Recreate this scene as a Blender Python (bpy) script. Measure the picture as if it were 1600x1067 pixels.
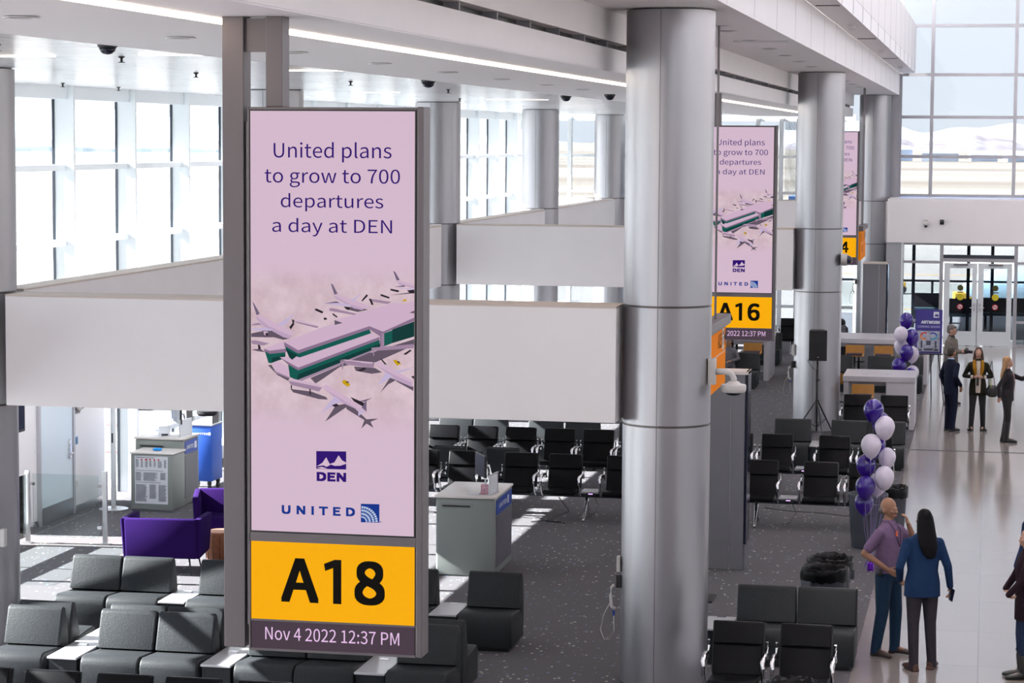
import bpy, bmesh, math, random
from mathutils import Vector, Matrix, Euler
random.seed(7)
S = bpy.context.scene
C = S.collection
PI = math.pi
for o in list(bpy.data.objects): bpy.data.objects.remove(o)

# ------------------------------------------------------------------ camera, sky, sun, exposure
FPX, PITCH, YAW, ROLL, CAMZ = 3724.8, 0.0846, 0.1967, 0.0064, 5.8
cp, sp = math.cos(PITCH), math.sin(PITCH)
Fv = Vector((-math.sin(YAW)*cp, math.cos(YAW)*cp, -sp))
Rv = Vector((math.cos(YAW), math.sin(YAW), 0))
Uv = Rv.cross(Fv)
R2 = Rv*math.cos(ROLL) + Uv*math.sin(ROLL)
U2 = -Rv*math.sin(ROLL) + Uv*math.cos(ROLL)
cd = bpy.data.cameras.new('camera'); cam = bpy.data.objects.new('camera', cd); C.objects.link(cam)
cd.sensor_width = 36; cd.lens = FPX*36/1600; cd.clip_end = 20000; cd.clip_start = .1
M = Matrix((R2, U2, -Fv)).transposed().to_4x4(); M.translation = (0, 0, CAMZ)
cam.matrix_world = M
S.camera = cam

w = bpy.data.worlds.new('sky'); S.world = w; w.use_nodes = True
nt = w.node_tree; nt.nodes.clear()
wo = nt.nodes.new('ShaderNodeOutputWorld'); bg = nt.nodes.new('ShaderNodeBackground')
tc = nt.nodes.new('ShaderNodeTexCoord'); sx = nt.nodes.new('ShaderNodeSeparateXYZ')
rp = nt.nodes.new('ShaderNodeValToRGB')
nt.links.new(tc.outputs['Generated'], sx.inputs[0]); nt.links.new(sx.outputs['Z'], rp.inputs[0])
nz = nt.nodes.new('ShaderNodeTexNoise'); nz.inputs['Scale'].default_value = 3; nz.inputs['Detail'].default_value = 4
mp = nt.nodes.new('ShaderNodeMapping'); mp.inputs['Scale'].default_value = (1, 1, 6)
nt.links.new(tc.outputs['Generated'], mp.inputs[0]); nt.links.new(mp.outputs[0], nz.inputs[0])
e = rp.color_ramp.elements
e[0].position = 0.0; e[0].color = (.83, .87, .93, 1); e[1].position = .6; e[1].color = (.6, .72, .92, 1)
k = e.new(.06); k.color = (.93, .95, 1, 1)
mx = nt.nodes.new('ShaderNodeMix'); mx.data_type = 'RGBA'; mx.inputs[7].default_value = (1, 1, 1, 1)
cr = nt.nodes.new('ShaderNodeMapRange'); cr.inputs[1].default_value = .45; cr.inputs[2].default_value = .7; cr.inputs[4].default_value = .6
nt.links.new(nz.outputs[0], cr.inputs[0]); nt.links.new(cr.outputs[0], mx.inputs[0]); nt.links.new(rp.outputs[0], mx.inputs[6])
nt.links.new(mx.outputs[2], bg.inputs[0]); bg.inputs[1].default_value = 3.2
nt.links.new(bg.outputs[0], wo.inputs[0])

SUN_EL, SUN_AZ = math.radians(32), math.radians(6)
sd = bpy.data.lights.new('sun', 'SUN'); sd.energy = 50; sd.angle = .009; sd.color = (1, .955, .89)
so = bpy.data.objects.new('sun', sd); C.objects.link(so)
dirv = Vector((math.cos(SUN_EL)*math.cos(SUN_AZ), math.cos(SUN_EL)*math.sin(SUN_AZ), -math.sin(SUN_EL)))
so.rotation_euler = dirv.to_track_quat('-Z', 'Y').to_euler()
so.location = (-60, 20, 50)
S.view_settings.view_transform = 'Standard'; S.view_settings.look = 'None'
S.view_settings.exposure = -0.12; S.view_settings.gamma = 1; S.view_settings.use_curve_mapping = False
S.cycles.max_bounces = 8; S.cycles.diffuse_bounces = 5; S.cycles.glossy_bounces = 4
S.cycles.transparent_max_bounces = 16; S.cycles.sample_clamp_indirect = 6
S.cycles.caustics_reflective = False; S.cycles.caustics_refractive = False

# ------------------------------------------------------------------ materials
MATS = {}
def srgb(r, g, b):
    f = lambda c: (c/255/12.92 if c <= 10 else ((c/255+.055)/1.055)**2.4)
    return (f(r), f(g), f(b), 1)
def mat(name, col, rough=.6, metal=0, spec=.5, noise=0, nscale=20, bump=0, bscale=60, coat=0, emit=None, es=1, sheen=0, aniso=None):
    if name in MATS: return MATS[name]
    m = bpy.data.materials.new(name); m.use_nodes = True; MATS[name] = m
    t = m.node_tree; b = t.nodes['Principled BSDF']
    b.inputs['Base Color'].default_value = col; b.inputs['Roughness'].default_value = rough
    b.inputs['Metallic'].default_value = metal; b.inputs['Specular IOR Level'].default_value = spec
    b.inputs['Coat Weight'].default_value = coat; b.inputs['Sheen Weight'].default_value = sheen
    if emit: b.inputs['Emission Color'].default_value = emit; b.inputs['Emission Strength'].default_value = es
    if noise or bump:
        c = t.nodes.new('ShaderNodeTexCoord')
    if noise:
        n = t.nodes.new('ShaderNodeTexNoise'); n.inputs['Scale'].default_value = nscale; n.inputs['Detail'].default_value = 4
        t.links.new(c.outputs['Object'], n.inputs[0])
        r = t.nodes.new('ShaderNodeMapRange'); r.inputs[1].default_value = .3; r.inputs[2].default_value = .7
        r.inputs[3].default_value = 1-noise; r.inputs[4].default_value = 1+noise
        t.links.new(n.outputs[0], r.inputs[0])
        mu = t.nodes.new('ShaderNodeMix'); mu.data_type = 'RGBA'; mu.blend_type = 'MULTIPLY'; mu.inputs[0].default_value = 1
        mu.inputs[6].default_value = col; t.links.new(r.outputs[0], mu.inputs[7]); t.links.new(mu.outputs[2], b.inputs['Base Color'])
    if bump:
        n2 = t.nodes.new('ShaderNodeTexNoise'); n2.inputs['Scale'].default_value = bscale
        t.links.new(c.outputs['Object'], n2.inputs[0])
        bp = t.nodes.new('ShaderNodeBump'); bp.inputs['Strength'].default_value = bump; bp.inputs['Distance'].default_value = .02
        t.links.new(n2.outputs[0], bp.inputs['Height']); t.links.new(bp.outputs[0], b.inputs['Normal'])
    return m
def emat(name, col, s=1.0):
    if name in MATS: return MATS[name]
    m = bpy.data.materials.new(name); m.use_nodes = True; MATS[name] = m
    t = m.node_tree; b = t.nodes['Principled BSDF']
    b.inputs['Base Color'].default_value = (.01, .01, .01, 1); b.inputs['Roughness'].default_value = .5; b.inputs['Specular IOR Level'].default_value = .0
    b.inputs['Emission Color'].default_value = col; b.inputs['Emission Strength'].default_value = s
    return m
def glassmat(name, tint, refl=.35, rough=.0):
    if name in MATS: return MATS[name]
    m = bpy.data.materials.new(name); m.use_nodes = True; MATS[name] = m
    t = m.node_tree; t.nodes.clear()
    o = t.nodes.new('ShaderNodeOutputMaterial'); tr = t.nodes.new('ShaderNodeBsdfTransparent'); gl = t.nodes.new('ShaderNodeBsdfGlossy')
    tr.inputs[0].default_value = tint; gl.inputs['Roughness'].default_value = rough
    fr = t.nodes.new('ShaderNodeFresnel'); fr.inputs[0].default_value = 1.45
    ml = t.nodes.new('ShaderNodeMath'); ml.operation = 'MULTIPLY'; ml.inputs[1].default_value = refl*2
    t.links.new(fr.outputs[0], ml.inputs[0])
    x = t.nodes.new('ShaderNodeMixShader'); t.links.new(ml.outputs[0], x.inputs[0]); t.links.new(tr.outputs[0], x.inputs[1]); t.links.new(gl.outputs[0], x.inputs[2])
    t.links.new(x.outputs[0], o.inputs[0]); return m

white = mat('white_paint', srgb(214, 213, 216), .55)
panelw = mat('panel_white', srgb(240, 236, 237), .5, noise=.015, nscale=1.5)
ceilw = mat('ceiling_white', srgb(246, 243, 245), .5)
frame_w = mat('mullion_white', srgb(222, 228, 232), .35)
frame_g = mat('frame_grey', srgb(168, 168, 174), .4, .3)
gasket = mat('gasket_dark', srgb(40, 48, 60), .5)
chrome = mat('chrome', (.78, .78, .8, 1), .14, 1)
steel = mat('brushed_steel', (.6, .6, .62, 1), .32, 1)
black = mat('black_plastic', (.012, .012, .014, 1), .4)
blackm = mat('black_metal', (.015, .015, .017, 1), .35, .2)
leather = mat('black_leather', (.005, .005, .0065, 1), .42, spec=.10, bump=.05, bscale=90)
shell = mat('grey_shell', (.03, .034, .038, 1), .4, spec=.2)
sofam = mat('sofa_leather', (.027, .030, .0335, 1), .48, spec=.15, noise=.06, nscale=30, bump=.12, bscale=50)
beamm = mat('beam_blue_grey', (.035, .045, .06, 1), .35, .4)
purple = mat('purple_fabric', srgb(38, 15, 76), .95, spec=.08, noise=.06, nscale=60)
podium = mat('podium_grey', srgb(130, 136, 134), .5)
podium_t = mat('podium_top', srgb(214, 208, 204), .3)
podium_d = mat('podium_side', srgb(92, 92, 100), .45)
blue = mat('signal_blue', srgb(24, 62, 150), .45)
blue2 = mat('cart_blue', srgb(40, 88, 185), .45)
postm = mat('post_metal', srgb(112, 107, 110), .45, .5)
paper = mat('paper', srgb(222, 226, 232), .6)
inkm = mat('ink', srgb(70, 74, 92), .6)
yellow = mat('sign_yellow', srgb(255, 176, 0), .4)
kioskm = mat('kiosk_grey', srgb(122, 122, 128), .45, .35)
screen_off = mat('dark_screen', (.01, .012, .03, 1), .12)
wood = mat('stool_wood', srgb(158, 106, 24), .45, noise=.08, nscale=14)
stumpm = mat('stump_wood', srgb(150, 92, 62), .6, noise=.15, nscale=18)
plumpad = mat('stool_pad', srgb(60, 40, 52), .7)
tablew = mat('table_white', srgb(190, 187, 193), .3)
binm = mat('bin_grey', srgb(62, 66, 76), .6)
bagm = mat('bag_plastic', (.003, .003, .004, 1), .3, spec=.15, bump=.2, bscale=18)
bal_p = mat('balloon_purple', srgb(44, 6, 128), .22, spec=.6, coat=.3)
bal_w = mat('balloon_white', srgb(214, 206, 222), .3, spec=.5, coat=.2)
ribbon = mat('ribbon', srgb(150, 130, 190), .4)
foil = mat('foil', srgb(110, 30, 190), .25, .7)
camwhite = mat('camera_white', srgb(196, 192, 190), .4)
glass = glassmat('window_glass', (.93, .96, .98, 1), .3)
glassend = glassmat('end_glass', (.55, .568, .585, 1), .3)
glassp = glassmat('partition_glass', (.93, .97, .965, 1), .7)

# column paint
def column_mat():
    m = mat('column_silver', srgb(170, 169, 173), .36, .8, noise=.03, nscale=1.2)
    return m
silver = column_mat()

def floor_mats():
    # speckled carpet
    m = bpy.data.materials.new('carpet'); m.use_nodes = True; t = m.node_tree; b = t.nodes['Principled BSDF']
    b.inputs['Roughness'].default_value = .95; b.inputs['Specular IOR Level'].default_value = .15
    c = t.nodes.new('ShaderNodeTexCoord'); mpn = t.nodes.new('ShaderNodeMapping'); mpn.inputs['Scale'].default_value = (1, .55, 1)
    t.links.new(c.outputs['Object'], mpn.inputs[0])
    last = None
    base = t.nodes.new('ShaderNodeTexNoise'); base.inputs['Scale'].default_value = 90; t.links.new(c.outputs['Object'], base.inputs[0])
    r0 = t.nodes.new('ShaderNodeValToRGB'); r0.color_ramp.elements[0].color = (.075, .072, .08, 1); r0.color_ramp.elements[1].color = (.13, .125, .135, 1)
    r0.color_ramp.elements[0].position = .3; r0.color_ramp.elements[1].position = .7
    t.links.new(base.outputs[0], r0.inputs[0]); last = r0.outputs[0]
    for sc, th, col in ((8.5, .15, (.34, .33, .31, 1)), (7.1, .14, (.14, .17, .25, 1)), (10.3, .12, (.2, .2, .2, 1))):
        v = t.nodes.new('ShaderNodeTexVoronoi'); v.inputs['Scale'].default_value = sc; v.inputs['Randomness'].default_value = 1
        t.links.new(mpn.outputs[0], v.inputs[0])
        lt = t.nodes.new('ShaderNodeMath'); lt.operation = 'LESS_THAN'; lt.inputs[1].default_value = th
        t.links.new(v.outputs['Distance'], lt.inputs[0])
        x = t.nodes.new('ShaderNodeMix'); x.data_type = 'RGBA'; t.links.new(lt.outputs[0], x.inputs[0])
        t.links.new(last, x.inputs[6]); x.inputs[7].default_value = col; last = x.outputs[2]
    t.links.new(last, b.inputs['Base Color'])
    # terrazzo
    m2 = bpy.data.materials.new('terrazzo'); m2.use_nodes = True; t = m2.node_tree; b = t.nodes['Principled BSDF']
    b.inputs['Roughness'].default_value = .13; b.inputs['Specular IOR Level'].default_value = .75
    c = t.nodes.new('ShaderNodeTexCoord')
    br = t.nodes.new('ShaderNodeTexBrick'); br.offset = 0; br.inputs['Scale'].default_value = 1
    br.inputs['Brick Width'].default_value = 3.0; br.inputs['Row Height'].default_value = 1.9; br.inputs['Mortar Size'].default_value = .008
    br.inputs['Color1'].default_value = (.29, .255, .238, 1); br.inputs['Color2'].default_value = (.305, .27, .25, 1); br.inputs['Mortar'].default_value = (.22, .2, .19, 1)
    t.links.new(c.outputs['Object'], br.inputs[0])
    n = t.nodes.new('ShaderNodeTexNoise'); n.inputs['Scale'].default_value = 120; t.links.new(c.outputs['Object'], n.inputs[0])
    r = t.nodes.new('ShaderNodeMapRange'); r.inputs[1].default_value = .35; r.inputs[2].default_value = .65; r.inputs[3].default_value = .86; r.inputs[4].default_value = 1.1
    t.links.new(n.outputs[0], r.inputs[0])
    x = t.nodes.new('ShaderNodeMix'); x.data_type = 'RGBA'; x.blend_type = 'MULTIPLY'; x.inputs[0].default_value = 1
    t.links.new(br.outputs[0], x.inputs[6]); t.links.new(r.outputs[0], x.inputs[7]); t.links.new(x.outputs[2], b.inputs['Base Color'])
    # glossy slat ceiling
    m3 = bpy.data.materials.new('slat_ceiling'); m3.use_nodes = True; t = m3.node_tree; b = t.nodes['Principled BSDF']
    b.inputs['Roughness'].default_value = .2; b.inputs['Specular IOR Level'].default_value = .3
    c = t.nodes.new('ShaderNodeTexCoord')
    br = t.nodes.new('ShaderNodeTexBrick'); br.offset = .5; br.inputs['Scale'].default_value = 1
    br.inputs['Brick Width'].default_value = 3.0; br.inputs['Row Height'].default_value = .72; br.inputs['Mortar Size'].default_value = .012
    br.inputs['Color1'].default_value = (.66, .665, .68, 1); br.inputs['Color2'].default_value = (.7, .705, .72, 1); br.inputs['Mortar'].default_value = (.34, .35, .37, 1)
    t.links.new(c.outputs['Object'], br.inputs[0]); t.links.new(br.outputs[0], b.inputs['Base Color'])
    wv = t.nodes.new('ShaderNodeTexWave'); wv.bands_direction = 'Y'; wv.inputs['Scale'].default_value = .8; t.links.new(c.outputs['Object'], wv.inputs[0])
    bp = t.nodes.new('ShaderNodeBump'); bp.inputs['Strength'].default_value = .25; bp.inputs['Distance'].default_value = .02
    t.links.new(wv.outputs[0], bp.inputs['Height']); t.links.new(bp.outputs[0], b.inputs['Normal'])
    return m, m2, m3
carpet, terrazzo, slatm = floor_mats()

# ------------------------------------------------------------------ geometry helpers
class MB:
    def __init__(s): s.bm = bmesh.new(); s.mi = 0
    def _f(s, vs):
        try: f = s.bm.faces.new(vs); f.material_index = s.mi; return f
        except ValueError: return None
    def box(s, x0, x1, y0, y1, z0, z1, bev=0, seg=2, M=None):
        vs = [s.bm.verts.new((x, y, z)) for x in (x0, x1) for y in (y0, y1) for z in (z0, z1)]
        idx = ((0, 1, 3, 2), (4, 6, 7, 5), (0, 4, 5, 1), (2, 3, 7, 6), (0, 2, 6, 4), (1, 5, 7, 3))
        fs = [s._f([vs[i] for i in q]) for q in idx]
        if M is not None:
            for v in vs: v.co = M @ v.co
        if bev:
            es = list({e for f in fs for e in f.edges})
            bmesh.ops.bevel(s.bm, geom=es, offset=bev, segments=seg, profile=.5, affect='EDGES', material=-1)
        return s
    def prism(s, pts, x0, x1, bev=0, seg=2, axis='x'):
        # pts: list of (a,b); extruded along an axis
        def P(a, b, c):
            return {'x': (c, a, b), 'y': (a, c, b), 'z': (a, b, c)}[axis]
        A = [s.bm.verts.new(P(a, b, x0)) for a, b in pts]; B = [s.bm.verts.new(P(a, b, x1)) for a, b in pts]
        n = len(pts); fs = [s._f(A), s._f(B[::-1])]
        for i in range(n): fs.append(s._f([A[i], B[i], B[(i+1) % n], A[(i+1) % n]]))
        bmesh.ops.recalc_face_normals(s.bm, faces=[f for f in fs if f])
        if bev:
            cap = {e for f in fs[:2] for e in f.edges}
            bmesh.ops.bevel(s.bm, geom=list(cap), offset=bev, segments=seg, profile=.5, affect='EDGES', material=-1)
        return s
    def tube(s, pts, r, n=8, cap=True, r2=None, squash=1.0, up=Vector((0, 0, 1))):
        pts = [Vector(p) for p in pts]; rs = r if isinstance(r, (list, tuple)) else [r]*len(pts)
        rings = []
        for i, p in enumerate(pts):
            d = (pts[min(i+1, len(pts)-1)] - pts[max(i-1, 0)]).normalized()
            u = up if abs(d.dot(up)) < .95 else Vector((1, 0, 0))
            a = d.cross(u).normalized(); b = a.cross(d).normalized()
            rings.append([s.bm.verts.new(p + (a*math.cos(t)*squash + b*math.sin(t))*rs[i]) for t in [2*PI*k/n for k in range(n)]])
        for i in range(len(rings)-1):
            for k in range(n): s._f([rings[i][k], rings[i][(k+1) % n], rings[i+1][(k+1) % n], rings[i+1][k]])
        if cap: s._f(rings[0][::-1]); s._f(rings[-1])
        return s
    def lathe(s, prof, n=24, c=(0, 0, 0), cap=True):
        rings = []
        for r, z in prof:
            rings.append([s.bm.verts.new((c[0]+r*math.cos(2*PI*k/n), c[1]+r*math.sin(2*PI*k/n), c[2]+z)) for k in range(n)])
        for i in range(len(rings)-1):
            for k in range(n): s._f([rings[i][k], rings[i][(k+1) % n], rings[i+1][(k+1) % n], rings[i+1][k]])
        if cap:
            s._f(rings[0][::-1]); s._f(rings[-1])
        return s
    def loft(s, secs, n=16):
        # secs: (center, a, b, ux, uy) ellipses
        rings = []
        for c, a, b, ux, uy in secs:
            c, ux, uy = Vector(c), Vector(ux), Vector(uy)
            rings.append([s.bm.verts.new(c + ux*a*math.cos(2*PI*k/n) + uy*b*math.sin(2*PI*k/n)) for k in range(n)])
        for i in range(len(rings)-1):
            for k in range(n): s._f([rings[i][k], rings[i][(k+1) % n], rings[i+1][(k+1) % n], rings[i+1][k]])
        s._f(rings[0][::-1]); s._f(rings[-1]); return s
    def ell(s, c, r, M=None, n=12):
        m = Matrix.Translation(Vector(c)) @ (M.to_4x4() if M is not None else Matrix.Identity(4)) @ Matrix.Diagonal((*r, 1))
        bmesh.ops.create_uvsphere(s.bm, u_segments=n, v_segments=max(6, n*2//3), radius=1, matrix=m); return s
    def quad(s, *p): s._f([s.bm.verts.new(q) for q in p]); return s
    def xf(s, M):
        for v in s.bm.verts: v.co = M @ v.co
        return s
    def build(s, name, mats, parent=None, smooth=False, kind=None, ang=None, loc=None):
        bmesh.ops.recalc_face_normals(s.bm, faces=s.bm.faces)
        me = bpy.data.meshes.new(name); s.bm.to_mesh(me); s.bm.free()
        for m in (mats if isinstance(mats, (list, tuple)) else [mats]): me.materials.append(m)
        if smooth: me.shade_smooth()
        if smooth and ang: me.set_sharp_from_angle(angle=math.radians(ang))
        o = bpy.data.objects.new(name, me); C.objects.link(o)
        if parent: o.parent = parent
        if kind: o['kind'] = kind
        if loc: o.location = loc
        return o
def tag(o, label, cat, group=None, kind=None):
    o['label'] = label; o['category'] = cat
    if group: o['group'] = group
    if kind: o['kind'] = kind
    return o
def thing(name, label, cat, loc=(0, 0, 0), rz=0, group=None):
    o = bpy.data.objects.new(name, None); C.objects.link(o); o.location = loc; o.rotation_euler = (0, 0, rz)
    o.empty_display_size = .2
    return tag(o, label, cat, group)
def copy_tree(o, parent=None):
    c = o.copy(); C.objects.link(c); c.parent = parent
    for ch in list(o.children): copy_tree(ch, c)
    return c
def dup(root, loc, rz, label, group=None):
    c = copy_tree(root); c.location = loc; c.rotation_euler = (0, 0, rz); c['label'] = label
    if group: c['group'] = group
    return c
try:
    import os
    FONT = bpy.data.fonts.load(os.path.join(bpy.utils.system_resource('DATAFILES'), 'fonts', 'Noto Sans CJK Regular.woff2'))
    FONTI = bpy.data.fonts.load(os.path.join(bpy.utils.system_resource('DATAFILES'), 'fonts', 'Inter.woff2'))
except Exception:
    FONT = FONTI = None
def text(s, name, box, m, parent, y=0, weight=0.0, spacing=1, font=None):
    """text filling box=(x0,x1,z0,z1) in its parent's x-z plane, facing -y; weight thickens the strokes (in metres)"""
    cu = bpy.data.curves.new(name, 'FONT'); cu.body = s; cu.size = 1; cu.space_character = spacing
    cu.resolution_u = 5
    if FONT: cu.font = font or FONT
    to = bpy.data.objects.new('tmp', cu); C.objects.link(to)
    dg = bpy.context.evaluated_depsgraph_get(); me = bpy.data.meshes.new_from_object(to.evaluated_get(dg))
    bpy.data.objects.remove(to); bpy.data.curves.remove(cu)
    xs = [v.co.x for v in me.vertices]; ys = [v.co.y for v in me.vertices]
    ax, bx, ay, by = min(xs), max(xs), min(ys), max(ys)
    x0, x1, z0, z1 = box; x0 += weight; x1 -= weight; z0 += weight; z1 -= weight
    co = [(x0+(v.co.x-ax)/(bx-ax)*(x1-x0), z0+(v.co.y-ay)/(by-ay)*(z1-z0)) for v in me.vertices]
    fs = [tuple(p.vertices) for p in me.polygons]; bpy.data.meshes.remove(me)
    V = []; F = []
    for k in range(9 if weight else 1):
        dx, dz = (weight*(k % 3-1), weight*(k//3-1)) if weight else (0, 0)
        n = len(V); V += [(p[0]+dx, y-.00003*k, p[1]+dz) for p in co]; F += [tuple(i+n for i in f) for f in fs]
    me = bpy.data.meshes.new(name); me.from_pydata(V, [], F); me.materials.append(m)
    o = bpy.data.objects.new(name, me); C.objects.link(o); o.parent = parent
    return o
def structure(o): o['kind'] = 'structure'; return o

# ------------------------------------------------------------------ floor, ceilings, walls
Y0, Y1 = -14.0, 69.0
def sbox(name, m, *b, bev=0, kind='structure'):
    return MB().box(*b, bev=bev).build(name, m, kind=kind)
sbox('floor_carpet', carpet, -14.2, -1.36, Y0, 71.6, -.3, 0)
sbox('floor_terrazzo', terrazzo, -1.36, 26, Y0, 71.6, -.3, 0)
mb = MB(); mb.box(-4.6, 6, 45.33, 45.40, 0, .004); mb.build('trim_1', blackm, kind='structure')
mb = MB()
for y in (29.9, 26.9): mb.box(-13.8, -7.3, y, y+.03, 0, .003)  # dark strips laid on the carpet as painted mullion shadows
mb.build('trim_mullion_shadows', blackm, kind='structure')
sbox('ceiling_column_line', ceilw, -4.0, -2.65, Y0, 71.4, 7.17, 7.4)
sbox('ceiling_lower_soffit', ceilw, -6.95, -4.0, Y0, 71.4, 6.53, 6.75)
sbox('ceiling_slats', slatm, -14.0, -6.955, Y0, 71.4, 6.56, 6.75)
sbox('ceiling_upper_soffit', ceilw, -2.65, -2.2, Y0, 71.4, 7.82, 8.1)
sbox('ceiling_high_roof', ceilw, -10, 14, Y0, 73, 13.6, 13.9)
sbox('ceiling_far_side', ceilw, 5.5, 26, Y0, 71.4, 7.17, 7.4)
sbox('wall_far_fascia', panelw, 5.3, 5.5, Y0, 71.4, 7.17, 9.6)
sbox('wall_far_side', mat('side_wall', srgb(120, 118, 122), .6), 26, 26.2, Y0, 71.4, 0, 3.4)
sbox('wall_back_blocker', mat('side_wall', srgb(120, 118, 122), .6), -14, 26, Y0-.2, Y0, 0, 7.4)  # added wall; the concourse runs on, this cuts light from behind
sbox('wall_end_right', panelw, 12.4, 26, 71.4, 71.7, 0, 7.4)
# fascias: lower band, recessed dark slot, upper band
sbox('wall_fascia_lower', panelw, -4.12, -3.99, Y0, 71.4, 6.54, 6.775)
sbox('wall_fascia_upper', panelw, -4.12, -3.97, Y0, 71.4, 6.845, 7.169)
mb = MB(); mb.box(-4.25, -4.13, Y0, 71.4, 6.74, 6.9); mb.build('trim_3', blackm, kind='structure')
mb = MB(); y = -8.0
while y < 71: mb.box(-4.125, -4.0, y, y+.03, 6.776, 6.844); y += 1.44
mb.build('trim_4', frame_g, kind='structure')
sbox('wall_fascia_concourse', panelw, -2.78, -2.648, Y0, 71.4, 7.171, 7.819)
sbox('wall_fascia_outer', panelw, -2.4, -2.195, Y0, 71.5, 8.101, 9.2)
mb = MB(); y = 4.0
while y < 71: mb.box(-2.199, -2.193, y, y+.012, 7.83, 9.2); mb.box(-2.652, -2.646, y, y+.012, 7.18, 7.8); y += 2.9
mb.build('trim_5', frame_g, kind='structure')
# light strip along the soffit
led = emat('warm_led', (1, .80, .62, 1), 9)
for i, (a, b) in enumerate(((Y0, 13.2), (13.2, 36), (36, 71))):
    t = tag(MB().box(-4.76, -4.66, a, b-.05, 6.508, 6.522).build('linear_light', led),
            ['warm linear light recessed in soffit nearest the front sign', 'long warm linear light running from front sign past wide column', 'far end warm linear light running on to the end wall'][i], 'ceiling light', 'linear lights along the soffit edge')
# short strips in the slat ceiling
for i, (x0, x1, y, lb) in enumerate(((-7.9, -7.0, 15.3, 'warm short strip light at the left edge of slat ceiling'), (-10.0, -8.7, 21.4, 'warm short strip light above leftmost column'),
        (-7.75, -7.0, 21.1, 'warm short strip light just left of the front sign post'), (-7.8, -7.0, 26.0, 'warm strip light above the headline end of front sign'),
        (-10.4, -9.6, 38.5, 'faint warm strip light behind top of front sign'), (-9.5, -8.3, 45, 'faint warm strip light between far ceiling domes'))):
    tag(MB().box(x0, x1, y, y+.05, 6.55, 6.56).build('strip_light', led), lb, 'ceiling light', 'short lights in the slat ceiling')

# downlights, domes, sprinklers
dl_trim = mat('downlight_trim', srgb(226, 226, 228), .4); dl_in = mat('downlight_inner', srgb(96, 90, 88), .3, .4)
def downlight(x, y, z, label, grp, r=.085):
    t = thing('downlight', label, 'ceiling light', (x, y, z), 0, grp)
    MB().lathe([(r, 0), (r+.03, -.006), (r+.03, -.012), (r*.95, -.01), (r*.9, 0)], 20).build('trim_ring', dl_trim, t, True)
    MB().lathe([(r*.85, -.014), (r*.5, -.013)], 16).build('reflector', dl_in, t)
    return t
ordn = ['first', 'second', 'third', 'fourth', 'fifth', 'sixth', 'seventh', 'eighth', 'ninth', 'tenth']
d0 = None
for i in range(8):
    lb = f'small round downlight, {ordn[i]} from the camera along lower soffit'
    y = 13.8+2.93*i
    d0 = downlight(-5.82, y, 6.53, lb, 'downlights in the lower soffit') if d0 is None else dup(d0, (-5.82, y, 6.53), 0, lb)
for i in range(6):
    dup(d0, (-3.25, 30.0+2.86*i, 7.17), 0, f'small round downlight, {ordn[i]} behind wide column in column-line ceiling', 'downlights in the column-line ceiling')
for i in range(4):
    dup(d0, (-3.25, 52+2.9*i, 7.17), 0, f'small round downlight, {ordn[i]} beyond the second column', 'downlights in the column-line ceiling')
def dome(x, y, z, label, s=1.0):
    t = thing('dome_camera', label, 'security camera', (x, y, z), 0, 'dark ceiling dome cameras')
    MB().lathe([(.10*s, 0), (.10*s, -.03*s), (.085*s, -.04*s)], 20).build('housing', black, t, True, ang=30)
    MB().lathe([(.085*s, -.04*s), (.075*s, -.075*s), (.045*s, -.10*s), (.005, -.108*s)], 20).build('lens_dome', screen_off, t, True)
dome(-7.02, 18.4, 6.55, 'black dome camera under the slat ceiling left of sign post', .82)
dome(-7.05, 29.8, 6.55, 'black dome camera above right of front sign', .95)
dome(-7.1, 40.2, 6.55, 'black dome camera by the wide column, far slat ceiling', .95)
dome(-6.0, 38, 6.53, 'small black dome camera glimpsed right of the wide column', .9)
sp = None
for i, (x, y, lb) in enumerate(((-8.1, 18.7, 'tiny sprinkler head at left edge of ceiling'), (-8.1, 21.6, 'tiny sprinkler head left of the front sign post'), (-13.0, 32.3, 'tiny sprinkler head over the leftmost window'),
     (-13.1, 34.8, 'tiny sprinkler head over the second window'), (-9.2, 27, 'tiny sprinkler head above the front sign headline'), (-8.4, 31, 'tiny sprinkler head right of front sign top'), (-9.8, 44, 'tiny sprinkler head above the far window row'), (-8.2, 36, 'tiny sprinkler head between the far domes'))):
    if sp is None: sp = tag(MB().lathe([(.03, 0), (.03, -.01), (.012, -.02), (.012, -.05), (.035, -.055), (.035, -.06)], 12).build('sprinkler', blackm), lb, 'sprinkler', 'sprinkler heads'); sp.location = (x, y, 6.56)
    else: dup(sp, (x, y, 6.56), 0, lb)
for i, y in enumerate((36.0, 47.6, 58.9)):
    tag(MB().box(-2.6, -2.24, y, y+.12, 7.808, 7.82).build('slot_diffuser', dl_in), f'{["near", "middle", "far"][i]} slot vent in high right soffit', 'vent', 'slot vents in right soffit')
for i, y in enumerate((42.3, 53.9, 65.3)):
    t = tag(MB().lathe([(.07, 0), (.07, -.03), (.04, -.07), (.01, -.075)], 16, (-2.42, y, 7.82)).build('smoke_detector', dl_trim, None, True), f'{["near", "middle", "far"][i]} round smoke detector in high right soffit', 'smoke detector', 'detectors in right soffit')
for i, (x0, x1, y) in enumerate(((-3.55, -3.1, 28.6), (-3.5, -2.75, 33.0))):
    tag(MB().box(x0, x1, y, y+.5, 7.155, 7.17).build('access_panel', dl_trim), ['white ceiling panel at top of the hanging rods', 'white access panel in ceiling behind wide column'][i], 'ceiling panel')

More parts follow.
